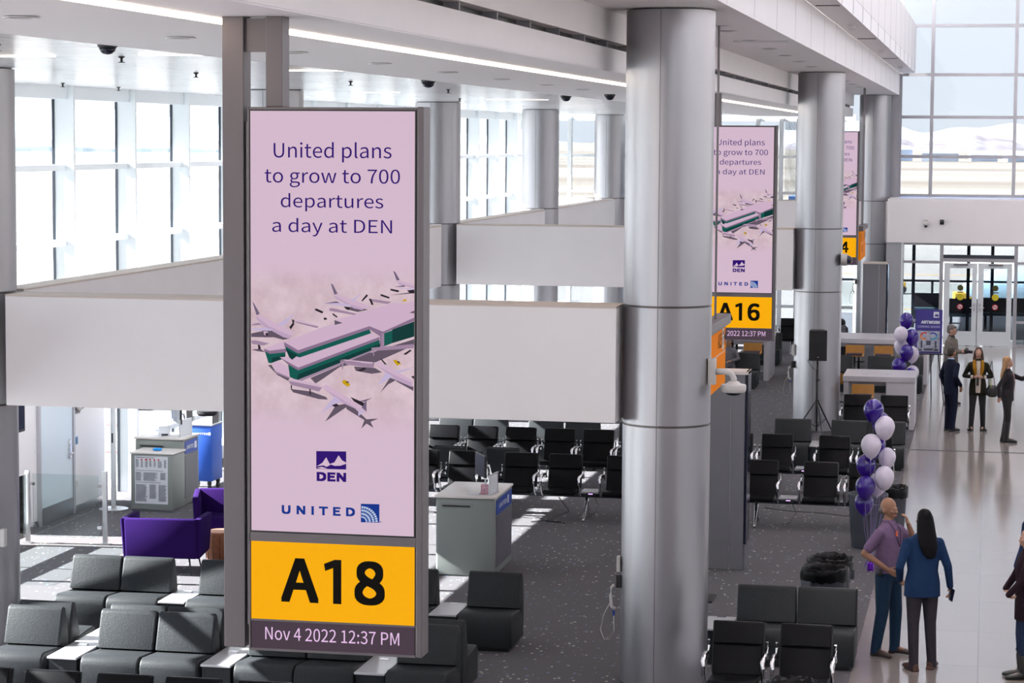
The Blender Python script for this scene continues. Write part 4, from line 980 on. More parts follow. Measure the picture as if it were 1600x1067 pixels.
# notice bin in front of the left podium
t = thing('notice_stand_cabinet', 'grey cabinet with white policy board in front of sunlit podium', 'cabinet', (-12.63, 34.85, 0), -.03)
MB().box(-.345, .345, 0, .55, .03, .90, bev=.02).build('body', podium, t, True, ang=40)
MB().box(-.36, .36, -.01, .56, .90, .93, bev=.01).build('top', podium_t, t)
MB().box(-.345, .345, .02, .52, 0, .03).build('plinth', podium_d, t)
bd = MB().box(-.27, .27, -.012, 0, .13, .87).build('policy_board', paper, t)
m = MB(); rr = random.Random(3)
m.box(-.255, .05, -.014, -.012, .845, .853); m.box(-.255, .2, -.014, -.012, .645, .651); m.box(-.255, .16, -.014, -.012, .46, .466)
for (x0, x1, za, zb) in ((-.255, -.20, .70, .82), (-.17, -.13, .70, .80), (-.10, -.05, .70, .80), (-.03, .01, .71, .80), (.04, .08, .71, .80), (.11, .19, .70, .80), (.21, .255, .70, .82), (-.255, -.15, .49, .62), (-.13, .11, .49, .62), (.15, .25, .51, .62), (-.255, -.06, .16, .43), (-.03, .09, .21, .43), (.12, .255, .17, .43)):
    z = zb
    while z > za:
        m.box(x0, x1-rr.uniform(0, .25)*(x1-x0), -.014, -.012, z-.005, z); z -= .0105
m.build('policy_text', inkm, bd)
m = MB()
for x in (-.17, -.10, -.085, -.03, .04, .11): m.box(x, x+.025, -.0145, -.012, .808, .83)
m.build('policy_icons', dred, bd)
text('United', 'policy_heading', (-.255, -.16, .857, .866), e_blue if False else blue, bd, -.0142)
tag(MB().ell((-12.62, 35.1, .95), (.08, .06, .025)).build('blue_cloth', mat('cyan_cloth', srgb(20, 140, 220), .7), None, True), 'small bright blue cloth on cabinet before sunlit podium', 'cloth')
# blue cart
t = thing('service_cart', 'tall blue wheeled cart behind the sunlit podium', 'cart', (-12.52, 37.4, 0), -.03)
MB().box(-.36, .11, -.25, .25, .16, 1.08, bev=.012).build('body', blue2, t, True, ang=40)
MB().box(-.37, .12, -.26, .26, 1.08, 1.10).build('lid', frame_g, t)
for x in (-.35, .10): MB().box(x, x+.01, -.2, .2, 1.1, 1.45).build('clear_screen', glassp, t)
for x in (-.3, .05):
    for y in (-.2, .2):
        MB().box(x-.03, x+.03, y-.02, y+.02, .1, .16).tube([(x-.015, y, .055), (x+.015, y, .055)], .055, 14).build('caster', black, t)
o = text('UNITED', 'airline_name', (-.18, .05, .93, .965), paper, t, -.252, weight=.002)
MB().box(.055, .09, -.254, -.251, .925, .975).build('airline_emblem', paper, t)
# podium glimpsed between the panels
pq = podium_unit('far airline podium glimpsed between the two white panels', (-9.0, 66.0, 0), .0, w=.9, d=1.0, h=1.45)

# ------------------------------------------------------------------ kiosks
def kiosk(label, x, y, rz=0):
    t = thing('information_kiosk', label, 'kiosk', (x, y, 0), rz, 'tall grey kiosks')
    MB().box(-.31, .29, 0, .45, 0, 2.66, bev=.008).build('cabinet', kioskm, t)
    MB().box(.10, .106, -.006, .0, .0, 2.64).build('front_seam', steel, t)
    MB().box(.291, .33, .02, .44, .35, 2.70, bev=.006).build('screen_surround', screen_off, t)
    MB().box(-.31, .33, -.002, .45, 2.66, 2.70).build('top_cap', podium_t, t)
    MB().box(.29, .31, .02, .43, .0, .34).build('lower_panel', kioskm, t)
    return t
kiosk('tall grey information kiosk cabinet right of wide column', -3.45, 31.95)
kiosk('distant tall grey kiosk cabinet before farthest column', -2.83, 62.0)
m0 = None
for x, y, lb in ((-3.50, 29.9, 'grey kiosk post on black base plate by wide column, farther'), (-3.55, 28.7, 'grey kiosk post on black base plate by wide column, nearer')):
    t = thing('queue_post', lb, 'post', (x, y, 0), 0, 'posts on black base plates')
    MB().box(-.15, .20, -.35, .15, 0, .02, bev=.004).build('base_plate', blackm, t)
    MB().box(-.05, .05, -.06, .06, .02, 2.3, bev=.004).build('upright', postm, t)

# ------------------------------------------------------------------ high tables and stools
def high_table(label, x0, x1, y0, y1, legs):
    t = thing('high_table', label, 'table', ((x0+x1)/2, (y0+y1)/2, 0), 0, 'white communal high tables')
    cx, cy = (x0+x1)/2, (y0+y1)/2; X0, X1, YA, YB = x0-cx, x1-cx, y0-cy, y1-cy
    MB().box(X0, X1, YA, YB, .96, 1.07, bev=.006).build('tabletop', tablew, t)
    MB().box(X0+.06, X1-.06, YA+.25, YB-.25, .86, .958).build('apron', tablew, t)
    for a, b in legs: MB().box(a-cx, b-cx, YA+.02, YB-.02, 0, .958, bev=.005).build('leg', tablew, t)
    for px in (.28, .62):
        MB().box(X0+(X1-X0)*px-.06, X0+(X1-X0)*px+.06, -.03, .03, 1.07, 1.076).build('power_cover', steel, t)
    return t
high_table('near white high table ending beside the balloon cluster', -2.82, -1.37, 48.45, 50.0, ((-2.80, -2.70), (-1.95, -1.38)))
high_table('far white high table right of the second column', -4.3, -1.35, 57.65, 59.5, ((-4.28, -4.18), (-1.44, -1.355)))
high_table('far white high table under the A16 sign', -8.2, -5.13, 57.6, 59.4, ((-8.15, -8.05), (-5.26, -5.14)))
ST = None
def stool(label, x, y, rz=0):
    global ST
    if ST is None:
        t = thing('bar_stool', label, 'stool', (0, 0, 0), 0, 'yellow plywood bar stools')
        m = MB(); m.prism([(-.20, .70), (-.20, .72), (.10, .725), (.17, .76), (.215, .94), (.235, .94), (.19, .745), (.12, .70)], -.225, .225, bev=.008); m.build('shell', wood, t, True, ang=40)
        MB().box(-.19, .19, -.19, .10, .725, .765, bev=.015).build('pad', plumpad, t, True, ang=40)
        MB().tube([(0, -.02, .02), (0, -.02, .70)], .03, 12).build('column', blackm, t, True)
        MB().lathe([(.21, 0), (.21, .012), (.05, .03)], 24, (0, -.02, 0)).build('base', blackm, t, True, ang=40)
        m = MB(); m.tube([(0, -.02, .30), (-.14, -.12, .30), (-.15, -.26, .30), (.15, -.26, .30), (.14, -.12, .30), (0, -.02, .30)], .010, 6); m.build('footrest', blackm, t)
        ST = t; t.location = (x, y, 0); t.rotation_euler = (0, 0, rz); return t
    return dup(ST, (x, y, 0), rz, label)
# ply stools: near side backs face the camera
ST_N = [(-3.06, 57.2, 'yellow stool at near side of far right table, left'), (-2.38, 57.2, 'yellow stool at near side of far right table, right'),
        (-2.39, 47.9, 'yellow stool at near side of the near white table'), (-5.50, 57.15, 'yellow stool under A16 sign, near side right'), (-6.24, 57.15, 'yellow stool under A16 sign behind the phone caller')]
for x, y, lb in ST_N: stool(lb, x, y, PI)
for i, o in enumerate([o for o in C.objects if o.name.startswith('bar_stool')]): o.rotation_euler = (0, 0, 0)
for x, y, lb in ((-3.10, 59.95, 'yellow stool across the far right table, left'), (-2.42, 59.95, 'yellow stool across the far right table, right'), (-2.35, 50.5, 'yellow stool across the near white table'),
                 (-3.05, 50.5, 'yellow stool edge peeking beside second column'), (-6.15, 59.85, 'yellow stool across the A16 table, left'), (-5.58, 59.85, 'yellow stool across the A16 table, right')):
    stool(lb, x, y, PI)

# ------------------------------------------------------------------ loudspeaker on tripod
t = thing('speaker_stand', 'black tripod stand carrying the loudspeaker by second column', 'stand', (-3.22, 46.85, 0), .3)
MB().tube([(0, 0, .12), (0, 0, 1.52)], .018, 12).build('pole', blackm, t, True)
MB().tube([(0, 0, .66), (0, 0, .74)], .04, 12).build('collar', blackm, t)
MB().tube([(0, 0, 1.1), (0, 0, 1.16)], .03, 12).tube([(0, 0, 1.13), (.05, -.03, 1.13)], .01, 6).build('clamp_knob', blackm, t)
for k in range(3):
    a = 2*PI*k/3+.55; c_, s_ = math.cos(a), math.sin(a)
    MB().tube([(.03*c_, .03*s_, .70), (.48*c_, .48*s_, .02)], .014, 8).tube([(.02*c_, .02*s_, .2), (.26*c_, .26*s_, .36)], .008, 6).build('leg', blackm, t)
m = MB(); m.tube([(-.10, .0, 1.62), (-.20, 0, 1.52), (-.1, -.02, 1.36), (-.03, -.03, 1.34), (-.025, -.03, .8), (-.05, -.05, .3), (-.15, -.2, .02)], .007, 6); m.build('cable', black, t)
t = thing('loudspeaker', 'black box loudspeaker on tripod before second column', 'loudspeaker', (-3.22, 46.85, 1.52), .12)
m = MB(); m.prism([(-.18, -.17), (.17, -.17), (.12, .17), (-.13, .17)], 0, .60, bev=.012, axis='z'); m.build('cabinet', mat('speaker_black', (.014, .014, .016, 1), .6), t)
MB().box(-.16, .15, -.178, -.171, .03, .57, bev=.003).build('grille', mat('grille_black', (.004, .004, .005, 1), .45), t)
MB().box(-.02, .02, -.181, -.178, .07, .085).build('badge', chrome, t)

# ------------------------------------------------------------------ bins
def bin_(label, x, y, mt, bag, r=.27, h=.78, grp='round waste bins'):
    t = thing('waste_bin', label, 'waste bin', (x, y, 0), random.uniform(0, 6), grp)
    MB().lathe([(r*.78, 0), (r*.80, .02), (r*.95, h-.12), (r*.95, h-.05), (r, h-.05), (r*1.02, h-.02), (r*1.0, h), (r*.95, h), (r*.9, h-.06), (r*.8, .04)], 40).build('body', mt, t, True, ang=40)
    for a in (0, PI): MB().box(r*.95*math.cos(a)-.03, r*.95*math.cos(a)+.03, -.09, .09, h-.26, h-.12, bev=.02).build('handle', mt, t, True, ang=40)
    if bag:
        rr = random.Random(int(x*100)); m = MB(); n = 48; prof = [(1.045, h-.13), (1.05, h-.05), (1.04, h+.012), (.98, h+.02), (.88, h-.04), (.8, h-.16), (.6, h-.26), (.15, h-.28)]
        rings = []
        for j, (q, z) in enumerate(prof):
            rings.append([m.bm.verts.new((r*(q+rr.uniform(-.02, .02)*(1 if 0 < j < 7 else .6))*math.cos(2*PI*k/n), r*(q+rr.uniform(-.02, .02))*math.sin(2*PI*k/n), z+rr.uniform(-.016, .016))) for k in range(n)])
        for j in range(len(rings)-1):
            for k in range(n): m._f([rings[j][k], rings[j][(k+1) % n], rings[j+1][(k+1) % n], rings[j+1][k]])
        m.build('bag_liner', bagm, t, True)
bin_('grey round bin behind the near balloon cluster', -1.60, 34.2, binm, False, .285)
bin_('dark bin peeking out behind the grey bin', -1.31, 34.85, binm, True, .25)
bin_('black bag-lined bin, nearer of the two behind lounge pair', -1.80, 28.0, binm, True, .275)
bin_('black bag-lined bin, farther of the two behind lounge pair', -1.78, 28.72, binm, True, .27)
bin_('bag-lined bin rim at bottom edge of photo', -1.68, 21.85, binm, True, .27)

# ------------------------------------------------------------------ balloons
def balloon(label, x, y, z, r, m_, anchor, grp):
    t = thing('balloon', label, 'balloon', (x, y, z), random.uniform(0, 6), grp)
    prof = []
    for i in range(21):
        a = PI*i/20; rr_ = r*math.sin(a); zz = r*1.12*math.cos(a)
        if zz < 0: rr_ *= (1-.16*(-zz/(r*1.12))**1.2); zz *= 1.22
        prof.append((max(rr_, .004), zz))
    prof = prof[::-1]
    MB().lathe(prof, 32).build('skin', m_, t, True)
    MB().lathe([(.014, -r*1.37-.015), (.006, -r*1.365)], 10).build('knot', m_, t, True)
    a = Vector(anchor)-Vector((x, y, z)); rot = Matrix.Rotation(-t.rotation_euler.z, 3, 'Z'); a = rot @ a
    p0 = Vector((0, 0, -r*1.37)); mid = p0.lerp(a, .3); mid.x *= .4; mid.y *= .4
    MB().tube([p0, mid, a.lerp(mid, .3), a], .0022, 4).build('ribbon', ribbon, t)
    return t
wn_ = (-1.46, 32.3, .10)
NB = [(-1.455, 32.25, 2.20, .135, 'p', 'top purple balloon of the near cluster'), (-1.37, 32.5, 2.01, .125, 'p', 'purple balloon tucked behind top white one, near cluster'), (-1.30, 32.2, 1.98, .135, 'w', 'white balloon at upper right of near cluster'), (-1.475, 32.15, 1.735, .137, 'w', 'white balloon at left of near cluster'),
      (-1.43, 32.55, 1.68, .135, 'p', 'purple balloon mostly behind left white one, near cluster'), (-1.275, 32.5, 1.53, .12, 'w', 'white balloon behind at right of near cluster'), (-1.295, 32.2, 1.30, .135, 'w', 'lowest white balloon of near cluster'), (-1.545, 32.3, 1.44, .135, 'p', 'purple balloon at middle left of near cluster'),
      (-1.54, 32.15, 1.17, .135, 'p', 'purple balloon third from bottom of near cluster'), (-1.40, 32.55, 1.16, .13, 'w', 'white balloon hidden behind low purple ones, near cluster'), (-1.565, 32.35, .92, .13, 'p', 'lowest purple balloon of near cluster')]
for x, y, z, r, c, lb in NB: balloon(lb, x, y, z, r, bal_p if c == 'p' else bal_w, wn_, 'near balloon cluster')
wf_ = (-1.62, 52.2, .12)
FB = [(-1.69, 52.2, 1.95, .15, 'p', 'top purple balloon of the far cluster'), (-1.79, 52.0, 1.66, .15, 'w', 'top white balloon of the far cluster'), (-1.56, 52.1, 1.60, .15, 'p', 'purple balloon at upper right of far cluster'), (-1.80, 52.35, 1.37, .15, 'w', 'second white balloon at left of far cluster'),
      (-1.66, 51.9, 1.28, .15, 'p', 'purple balloon in the middle of far cluster'), (-1.56, 52.4, 1.20, .15, 'w', 'white balloon behind at right of far cluster'), (-1.82, 51.9, .99, .15, 'p', 'purple balloon at lower left of far cluster'), (-1.54, 52.35, .80, .14, 'w', 'white balloon behind lower right of far cluster'), (-1.57, 51.95, .77, .15, 'p', 'purple balloon at lower right of far cluster'), (-1.73, 52.1, .49, .145, 'p', 'lowest purple balloon of the far cluster')]
for x, y, z, r, c, lb in FB: balloon(lb, x, y, z, r, bal_p if c == 'p' else bal_w, wf_, 'far balloon cluster')
for (x, y, z), lb in ((wn_, 'purple foil weight anchoring the near balloons'), (wf_, 'purple foil weight anchoring the far balloons')):
    m = MB(); rr = random.Random(5)
    m.box(-.04, .04, -.04, .04, 0, .11, bev=.01)
    for k in range(12):
        a = rr.uniform(0, 2*PI); m.prism([(0, .10), (.012, .10), (.05, .15), (.03, .17)], -.004, .004) if k < 2 else m.tube([(0, 0, .1), (.04*math.cos(a), .04*math.sin(a), .15), (.08*math.cos(a), .08*math.sin(a), rr.uniform(.02, .13))], .004, 4)
    tag(m.build('balloon_weight', foil), lb, 'balloon weight').location = (x, y, 0)

# ------------------------------------------------------------------ easel with poster
t = thing('easel', 'black folding easel holding purple poster beside far balloons', 'easel', (-1.22, 54.0, 0), -.05)
for p in (((-.06, .0, 2.0), (-.32, -.1, 0)), ((.06, 0, 2.0), (.34, -.1, 0)), ((0, .03, 1.95), (0, .75, 0))): MB().tube(p, .013, 8).build('leg', blackm, t)
MB().box(-.30, .30, -.10, -.03, 1.06, 1.085).build('ledge', blackm, t)
t = thing('poster', 'purple poster reading ARTWORK COMING SOON on the easel', 'poster', (-1.25, 53.93, 1.09), -.05)
po = MB().box(-.30, .30, -.012, .012, 0, .98).build('board', mat('poster_purple', srgb(52, 44, 128), .5), t)
po.rotation_euler = (-.06, 0, 0)
text('ARTWORK', 'poster_title', (-.17, .25, .66, .73), paper, po, -.014, weight=.004)
text('COMING SOON!', 'poster_subtitle', (-.25, .25, .57, .62), mat('poster_lilac', srgb(170, 165, 215), .5), po, -.014, weight=.0015)
m = MB(); m.box(.10, .22, -.0145, -.013, .80, .93); m.build('poster_emblem', paper, po)
m = MB(); tri_poly(m, [(.11, .83), (.13, .85), (.15, .90), (.165, .86), (.19, .89), (.21, .85), (.21, .82)], -.0155, 0); build_nosort(m, 'emblem_peaks', [mat('poster_purple', srgb(52, 44, 128), .5)], po)
MB().box(-.25, .25, -.0145, -.013, .04, .50).build('poster_picture', mat('picture_grey', srgb(160, 165, 180), .5, noise=.4, nscale=14), po)
cols = [srgb(200, 40, 40), srgb(226, 120, 30), srgb(60, 150, 200), srgb(40, 70, 170)]
for i, (cx, a0, a1) in enumerate(((-.09, .9, 2.9), (-.09, 2.9, 5.3), (.10, -2.4, .2), (.10, .2, 2.4))):
    m = MB(); n = 14
    for k in range(n):
        p = []
        for (aa, r_) in ((a0+(a1-a0)*k/n, .085), (a0+(a1-a0)*(k+1)/n, .085), (a0+(a1-a0)*(k+1)/n, .055), (a0+(a1-a0)*k/n, .055)): p.append((cx+r_*math.cos(aa)*1.1, .385+r_*math.sin(aa)))
        tri_poly(m, p, -.016, 0)
    build_nosort(m, 'ribbon_arc', [mat('arc_%d' % i, cols[i], .5)], po)
m = MB()
for x, y_, w_, h_ in ((-.17, .12, .04, .16), (.14, .12, .04, .16), (-.1, .06, .2, .05), (-.22, .05, .08, .04), (.12, .05, .1, .05), (-.05, .18, .1, .1)): m.box(x, x+w_, -.0155, -.0146, y_, y_+h_)
m.build('picture_details', inkm, po)

# ------------------------------------------------------------------ fittings on the columns
t = thing('arm_camera', 'white dome camera on an arm from wide column', 'security camera', (CX+CR-.005, 25.02, 3.37), 0)
MB().box(-.01, .07, -.06, .06, -.14, .14, bev=.01).build('wall_plate', camwhite, t, True, ang=40)
MB().tube([(.06, 0, .0), (.18, 0, .0), (.235, 0, -.02), (.26, 0, -.07), (.26, 0, -.13)], [.035, .033, .033, .034, .036], 16).build('arm', camwhite, t, True)
MB().lathe([(.05, -.10), (.08, -.125), (.13, -.135), (.135, -.15), (.132, -.20), (.12, -.215), (.01, -.215)], 32, (.26, 0, 0)).build('housing', camwhite, t, True, ang=40)
MB().ell((.26, 0, -.215), (.085, .085, .04), n=20).build('lens_dome', screen_off, t, True)
t = thing('column_dome_camera', 'round dome camera on right side of second column', 'security camera', (CX+CR-.01, 47.95, 3.45), 0)
MB().tube([(0, 0, 0), (.12, 0, 0)], .12, 24).build('housing', camwhite, t, True, ang=40); MB().ell((.12, 0, 0), (.10, .09, .09), n=18).build('lens_dome', screen_off, t, True)
def phone(label, x, y, z, sgn=-1, k=1):
    t = thing('wall_phone', label, 'telephone', (x, y, z), 0, 'white phones on columns')
    MB().box(-.03, .03, -.04, .04, .10, .24, bev=.008).build('cradle', black, t)
    MB().tube([(sgn*.045, -.04, .13), (sgn*.075, -.05, .10), (sgn*.085, -.05, .02), (sgn*.075, -.05, -.10), (sgn*.035, -.04, -.13)], [.022, .018, .016, .018, .024], 10).build('handset', camwhite, t, True)
    MB().tube([(sgn*.05, -.04, -.14), (sgn*.05, -.04, -.2)], .012, 8).build('strain_relief', blue, t)
    m = MB(); m.tube([(sgn*.07, -.04, -.02), (sgn*.16, -.05, -.20), (sgn*.19, -.05, -.36), (sgn*.15, -.05, -.46), (sgn*.09, -.05, -.46), (sgn*.045, -.04, -.36), (sgn*.05, -.04, -.2)], .0045, 6); m.build('cord', camwhite, t, True)
phone('white phone handset with looped cord on wide column', CX-CR-.005, 25.0, .92)
phone('white phone handset on left side of second column', CX-CR-.005, 48.0, 1.15)
phone('white phone handset on left side of farthest column', CX-CR-.005, 71.0, 1.5)
tag(MB().box(CX-CR-.03, CX-CR+.01, 24.96, 25.04, 1.19, 1.36, bev=.006).build('switch_box', camwhite), 'white switch box on the wide column above phone', 'switch')
tag(MB().box(CX-CR-.03, CX-CR+.01, 47.96, 48.04, 1.50, 1.72, bev=.006).build('switch_box', camwhite), 'white switch box on left side of second column', 'switch')
tag(MB().box(-11.185+CR-.04, -11.185+CR+.012, 24.75, 24.83, 1.22, 1.42, bev=.006).build('switch_box', camwhite), 'white switch box on right side of leftmost column', 'switch')
t = thing('standing_bag', 'black bag with grey pockets standing behind far white table', 'bag', (-3.75, 63.0, 0), .2)
MB().box(-.2, .2, -.12, .12, .05, .95, bev=.06, seg=3).build('body', black, t, True, ang=50)
MB().box(-.16, .14, -.17, -.11, .55, 1.0, bev=.04, seg=3).build('pocket', mat('bag_grey', srgb(110, 110, 118), .7, noise=.4, nscale=12), t, True, ang=50)
MB().ell((0, 0, 1.05), (.14, .12, .12)).build('top_roll', black, t, True)
for x in (-.15, .15): MB().tube([(x, 0, .04), (x+.02, 0, .04)], .04, 12).build('wheel', black, t)

# ------------------------------------------------------------------ people
def organic(m, name, mt, parent, vox=.009, it=2, strength=.6):
    bmesh.ops.recalc_face_normals(m.bm, faces=m.bm.faces)
    me = bpy.data.meshes.new('tmp'); m.bm.to_mesh(me); m.bm.free()
    o = bpy.data.objects.new('tmp', me); C.objects.link(o)
    md = o.modifiers.new('r', 'REMESH'); md.mode = 'VOXEL'; md.voxel_size = vox
    ms = o.modifiers.new('s', 'SMOOTH'); ms.iterations = it; ms.factor = strength
    dg = bpy.context.evaluated_depsgraph_get(); me2 = bpy.data.meshes.new_from_object(o.evaluated_get(dg))
    bpy.data.objects.remove(o); bpy.data.meshes.remove(me)
    me2.materials.clear(); me2.materials.append(mt); me2.shade_smooth(); me2.name = name
    ob = bpy.data.objects.new(name, me2); C.objects.link(ob); ob.parent = parent
    return ob
def limb(m, pts, rs, n=14, squash=1.0):
    pts = [Vector(p) for p in pts]
    for i in range(len(pts)-1):
        k = 4; q = [pts[i].lerp(pts[i+1], j/k) for j in range(k+1)]
        r = [rs[i]+(rs[i+1]-rs[i])*j/k for j in range(k+1)]
        m.tube(q, r, n)
    for p, r in zip(pts, rs): m.ell(p, (r, r, r), n=12)
def torso(m, secs):
    m.loft([((0 if len(s_) < 5 else s_[4], s_[3] if len(s_) > 3 else 0, s_[0]), s_[1], s_[2], (1, 0, 0), (0, 1, 0)) for s_ in secs], 22)
def hand(m, wrist, d, nrm, thumb, curl=.5, s=1.0):
    """wrist point, direction of the fingers, back-of-hand normal, thumb side vector"""
    w_ = Vector(wrist); d = Vector(d).normalized(); nrm = Vector(nrm); nrm = (nrm-d*nrm.dot(d)).normalized(); th = Vector(thumb); th = (th-d*th.dot(d)-nrm*th.dot(nrm)).normalized()
    m.loft([(w_-d*.02, .026*s, .019*s, th, nrm), (w_+d*.02*s, .031*s, .018*s, th, nrm), (w_+d*.06*s, .040*s, .016*s, th, nrm), (w_+d*.09*s, .038*s, .013*s, th, nrm)], 12)
    for k, L in enumerate((.066, .078, .073, .056)):
        b = w_+d*.085*s+th*(.029-.0195*k)*s; f = .0085*s
        a1 = curl*.8; d1 = (d*math.cos(a1)-nrm*math.sin(a1)+th*(.09-.05*k)).normalized(); p1 = b+d1*L*.45*s
        a2 = curl*1.9; d2 = (d*math.cos(a2)-nrm*math.sin(a2)).normalized(); p2 = p1+d2*L*.32*s
        a3 = curl*2.5; d3 = (d*math.cos(a3)-nrm*math.sin(a3)).normalized(); p3 = p2+d3*L*.25*s
        limb(m, [b-d*.01, p1, p2, p3], [f*1.12, f*1.02, f*.95, f*.82], 8)
    b = w_+d*.025*s+th*.024*s; q1 = b+(d*.6+th*.75-nrm*.25).normalized()*.036*s; q2 = q1+(d*.85+th*.35-nrm*.35).normalized()*.030*s
    limb(m, [b, q1, q2], [.014*s, .0105*s, .009*s], 8)
def person(label, loc, rz, h=1.75, skin=(.42, .24, .16, 1), sex='m', wide=1.0, head=(0, 0), R=None, L=None, feet=None, sit=False, lean=0,
           top=None, top_hem=.84, sleeve='long', bottom=None, shoe=None, hair=None, hair_kind='short', boots=None, jacket_open=None, vox=.009, collar=None, heel=False, face=True, belly=0):
    t = thing('person', label, 'person', loc, rz)
    k = h/1.75; dz = -.47 if sit else 0
    sk = mat('skin_%d' % int(skin[0]*1000), skin, .5, spec=.4)
    f_ = sex == 'f'; sw = (.168 if f_ else .195)*wide
    SR, SL = Vector((-sw*.93, .0, 1.372+dz)), Vector((sw*.93, .0, 1.372+dz))
    R = R or dict(e=(-.26, .05, 1.13), w=(-.27, -.06, .90), d=(0, -.2, -1), n=(-1, 0, 0), t=(0, -1, 0), c=.45)
    L = L or dict(e=(.26, .05, 1.13), w=(.27, -.06, .90), d=(0, -.2, -1), n=(1, 0, 0), t=(0, -1, 0), c=.45)
    hw = .152 if f_ else .15
    if feet is None: feet = ((-.11, .0, 0), (.11, .0, 0))
    m = MB()
    ts = [(.83, hw*.95, .10), (.92, hw*1.08 if f_ else hw, .112), (1.02, hw*.86 if f_ else hw*.93, .098), (1.10, .115 if f_ else .135, .092), (1.20, .13 if f_ else .15, .105, -.01), (1.31, .145 if f_ else .165, .112 if f_ else .11, -.01), (1.39, sw*.9, .095), (1.44, sw*.62, .07), (1.475, .065, .06, .01), (1.53, .052, .054, .005)]
    ts = [(a[0]+dz,)+tuple(a[1:]) for a in ts]
    torso(m, ts)
    for S_, A_ in ((SR, R), (SL, L)):
        e_, w_ = Vector(A_['e']), Vector(A_['w'])
        limb(m, [S_, e_, w_], [.050, .040, .026] if not f_ else [.043, .034, .023])
        hand(m, w_, A_['d'], A_['n'], A_['t'], A_.get('c', .45), .95 if not f_ else .86)
    legs = []
    for sgn, ft in zip((-1, 1), feet):
        hip = Vector((sgn*.085, 0, .88+dz)); an = Vector((ft[0], ft[1]+.02, .09))
        kn = Vector((ft[0]*.55+hip.x*.45, (ft[1])*.5-.02, .50)) if not sit else Vector((sgn*.12, -.42, .50+.0))
        if sit: an = Vector((sgn*.12, -.40, .09))
        legs.append((hip, kn, an, ft))
        limb(m, [hip, kn, an], [.078, .052, .034])
        m.ell(an+Vector((0, -.05, -.04)), (.035, .10, .035))
    # head
    HM = Matrix.Translation((0, .0, 1.52+dz)) @ Matrix.Rotation(head[0], 4, 'Z') @ Matrix.Rotation(head[1], 4, 'X')
    hm = MB(); q = .97 if f_ else 1.02
    hm.ell((0, .012, .125*q), (.073*q, .092*q, .098*q), n=20); hm.ell((0, -.022, .075*q), (.056*q, .066*q, .075*q), n=18); hm.ell((0, -.05, .03*q), (.032*q, .032*q, .028*q), n=12)
    hm.prism([(-.072*q, .095*q), (-.088*q, .125*q), (-.080*q, .068*q), (-.108*q, .070*q), (-.100*q, .060*q), (-.070*q, .055*q)][0:1]+[(-.080*q, .122*q), (-.107*q, .072*q), (-.100*q, .062*q), (-.070*q, .060*q)], -.013*q, .013*q)
    hm.ell((0, -.098*q, .068*q), (.018*q, .014*q, .012*q), n=10)
    for s_ in (-1, 1):
        hm.ell((s_*.074*q, .015, .085*q), (.010, .020, .032), n=10); hm.ell((s_*.036*q, -.070*q, .08*q), (.022, .018, .02), n=10)
    hm.ell((0, -.085*q, .036*q), (.022*q, .010, .010), n=10); hm.ell((0, -.078*q, .112*q), (.048*q, .012, .010), n=10)
    hm.tube([(0, .01, -.06), (0, .005, .06)], [.052 if not f_ else .044, .048 if not f_ else .04], 14)
    for v in hm.bm.verts: v.co = HM @ v.co
    # merge head verts into body
    me = bpy.data.meshes.new('h'); hm.bm.to_mesh(me); hm.bm.free(); m.bm.from_mesh(me); bpy.data.meshes.remove(me)
    body = organic(m, 'body', sk, t, min(vox, .0075), 1, .5)
    if face:
        e1 = MB(); e2 = MB(); e3 = MB()
        for s_ in (-1, 1):
            e1.ell((s_*.031*q, -.082*q, .092*q), (.010, .006, .0045), n=10); e2.ell((s_*.031*q, -.0868*q, .092*q), (.0055, .004, .0055), n=8)
            e3.ell((s_*.033*q, -.0885*q, .112*q), (.019, .006, .0042), n=10)
        lp = MB().ell((0, -.0925*q, .0395*q), (.022*q, .0065, .0045), n=12).ell((0, -.0915*q, .033*q), (.018*q, .0065, .0050), n=12)
        for nm, mm_, q_ in (('eyes', mat('eye_white', srgb(150, 140, 134), .5), e1), ('irises', mat('iris', (.02, .012, .01, 1), .2), e2), ('eyebrows', hair or mat('brow_grey', srgb(80, 66, 58), .8), e3), ('lips', mat('lips', srgb(150, 84, 76), .45), lp)):
            q_.xf(HM); q_.build(nm, mm_, t, True)
    # hair
    if hair_kind != 'bald' and hair:
        m = MB(); m.ell((0, .024, .142*q), (.080*q, .094*q, .092*q), n=22)
        if hair_kind == 'short':
            m.ell((0, .05, .09*q), (.074*q, .066*q, .07*q), n=18)
            m.ell((0, -.045, .178*q), (.055, .045, .035), n=12)
        elif hair_kind == 'long':
            m.ell((0, .045, .08*q), (.082*q, .075*q, .09*q), n=18)
            m.loft([((0, .035, .15), .084, .07, (1, 0, 0), (0, 1, 0)), ((0, .045, .08), .098, .068, (1, 0, 0), (0, 1, 0)), ((0, .06, .0), .108, .060, (1, 0, 0), (0, 1, 0)), ((0, .09, -.08), .112, .046, (1, 0, 0), (0, 1, 0)), ((-.01, .112, -.17), .106, .038, (1, 0, 0), (0, 1, 0)), ((-.02, .12, -.25), .080, .028, (1, 0, 0), (0, 1, 0)), ((-.03, .12, -.30), .04, .02, (1, 0, 0), (0, 1, 0))], 20)
        elif hair_kind == 'shoulder':
            m.ell((0, .045, .08*q), (.082*q, .070*q, .09*q), n=18)
            for s_ in (-1, 1): limb(m, [(s_*.066, -.005, .13), (s_*.078, .0, .05), (s_*.085, -.01, -.03), (s_*.075, -.03, -.09)], [.026, .030, .033, .018])
            m.loft([((0, .045, .10), .078, .055, (1, 0, 0), (0, 1, 0)), ((0, .06, .0), .088, .045, (1, 0, 0), (0, 1, 0)), ((0, .075, -.09), .08, .035, (1, 0, 0), (0, 1, 0))], 18)
        elif hair_kind == 'tied':
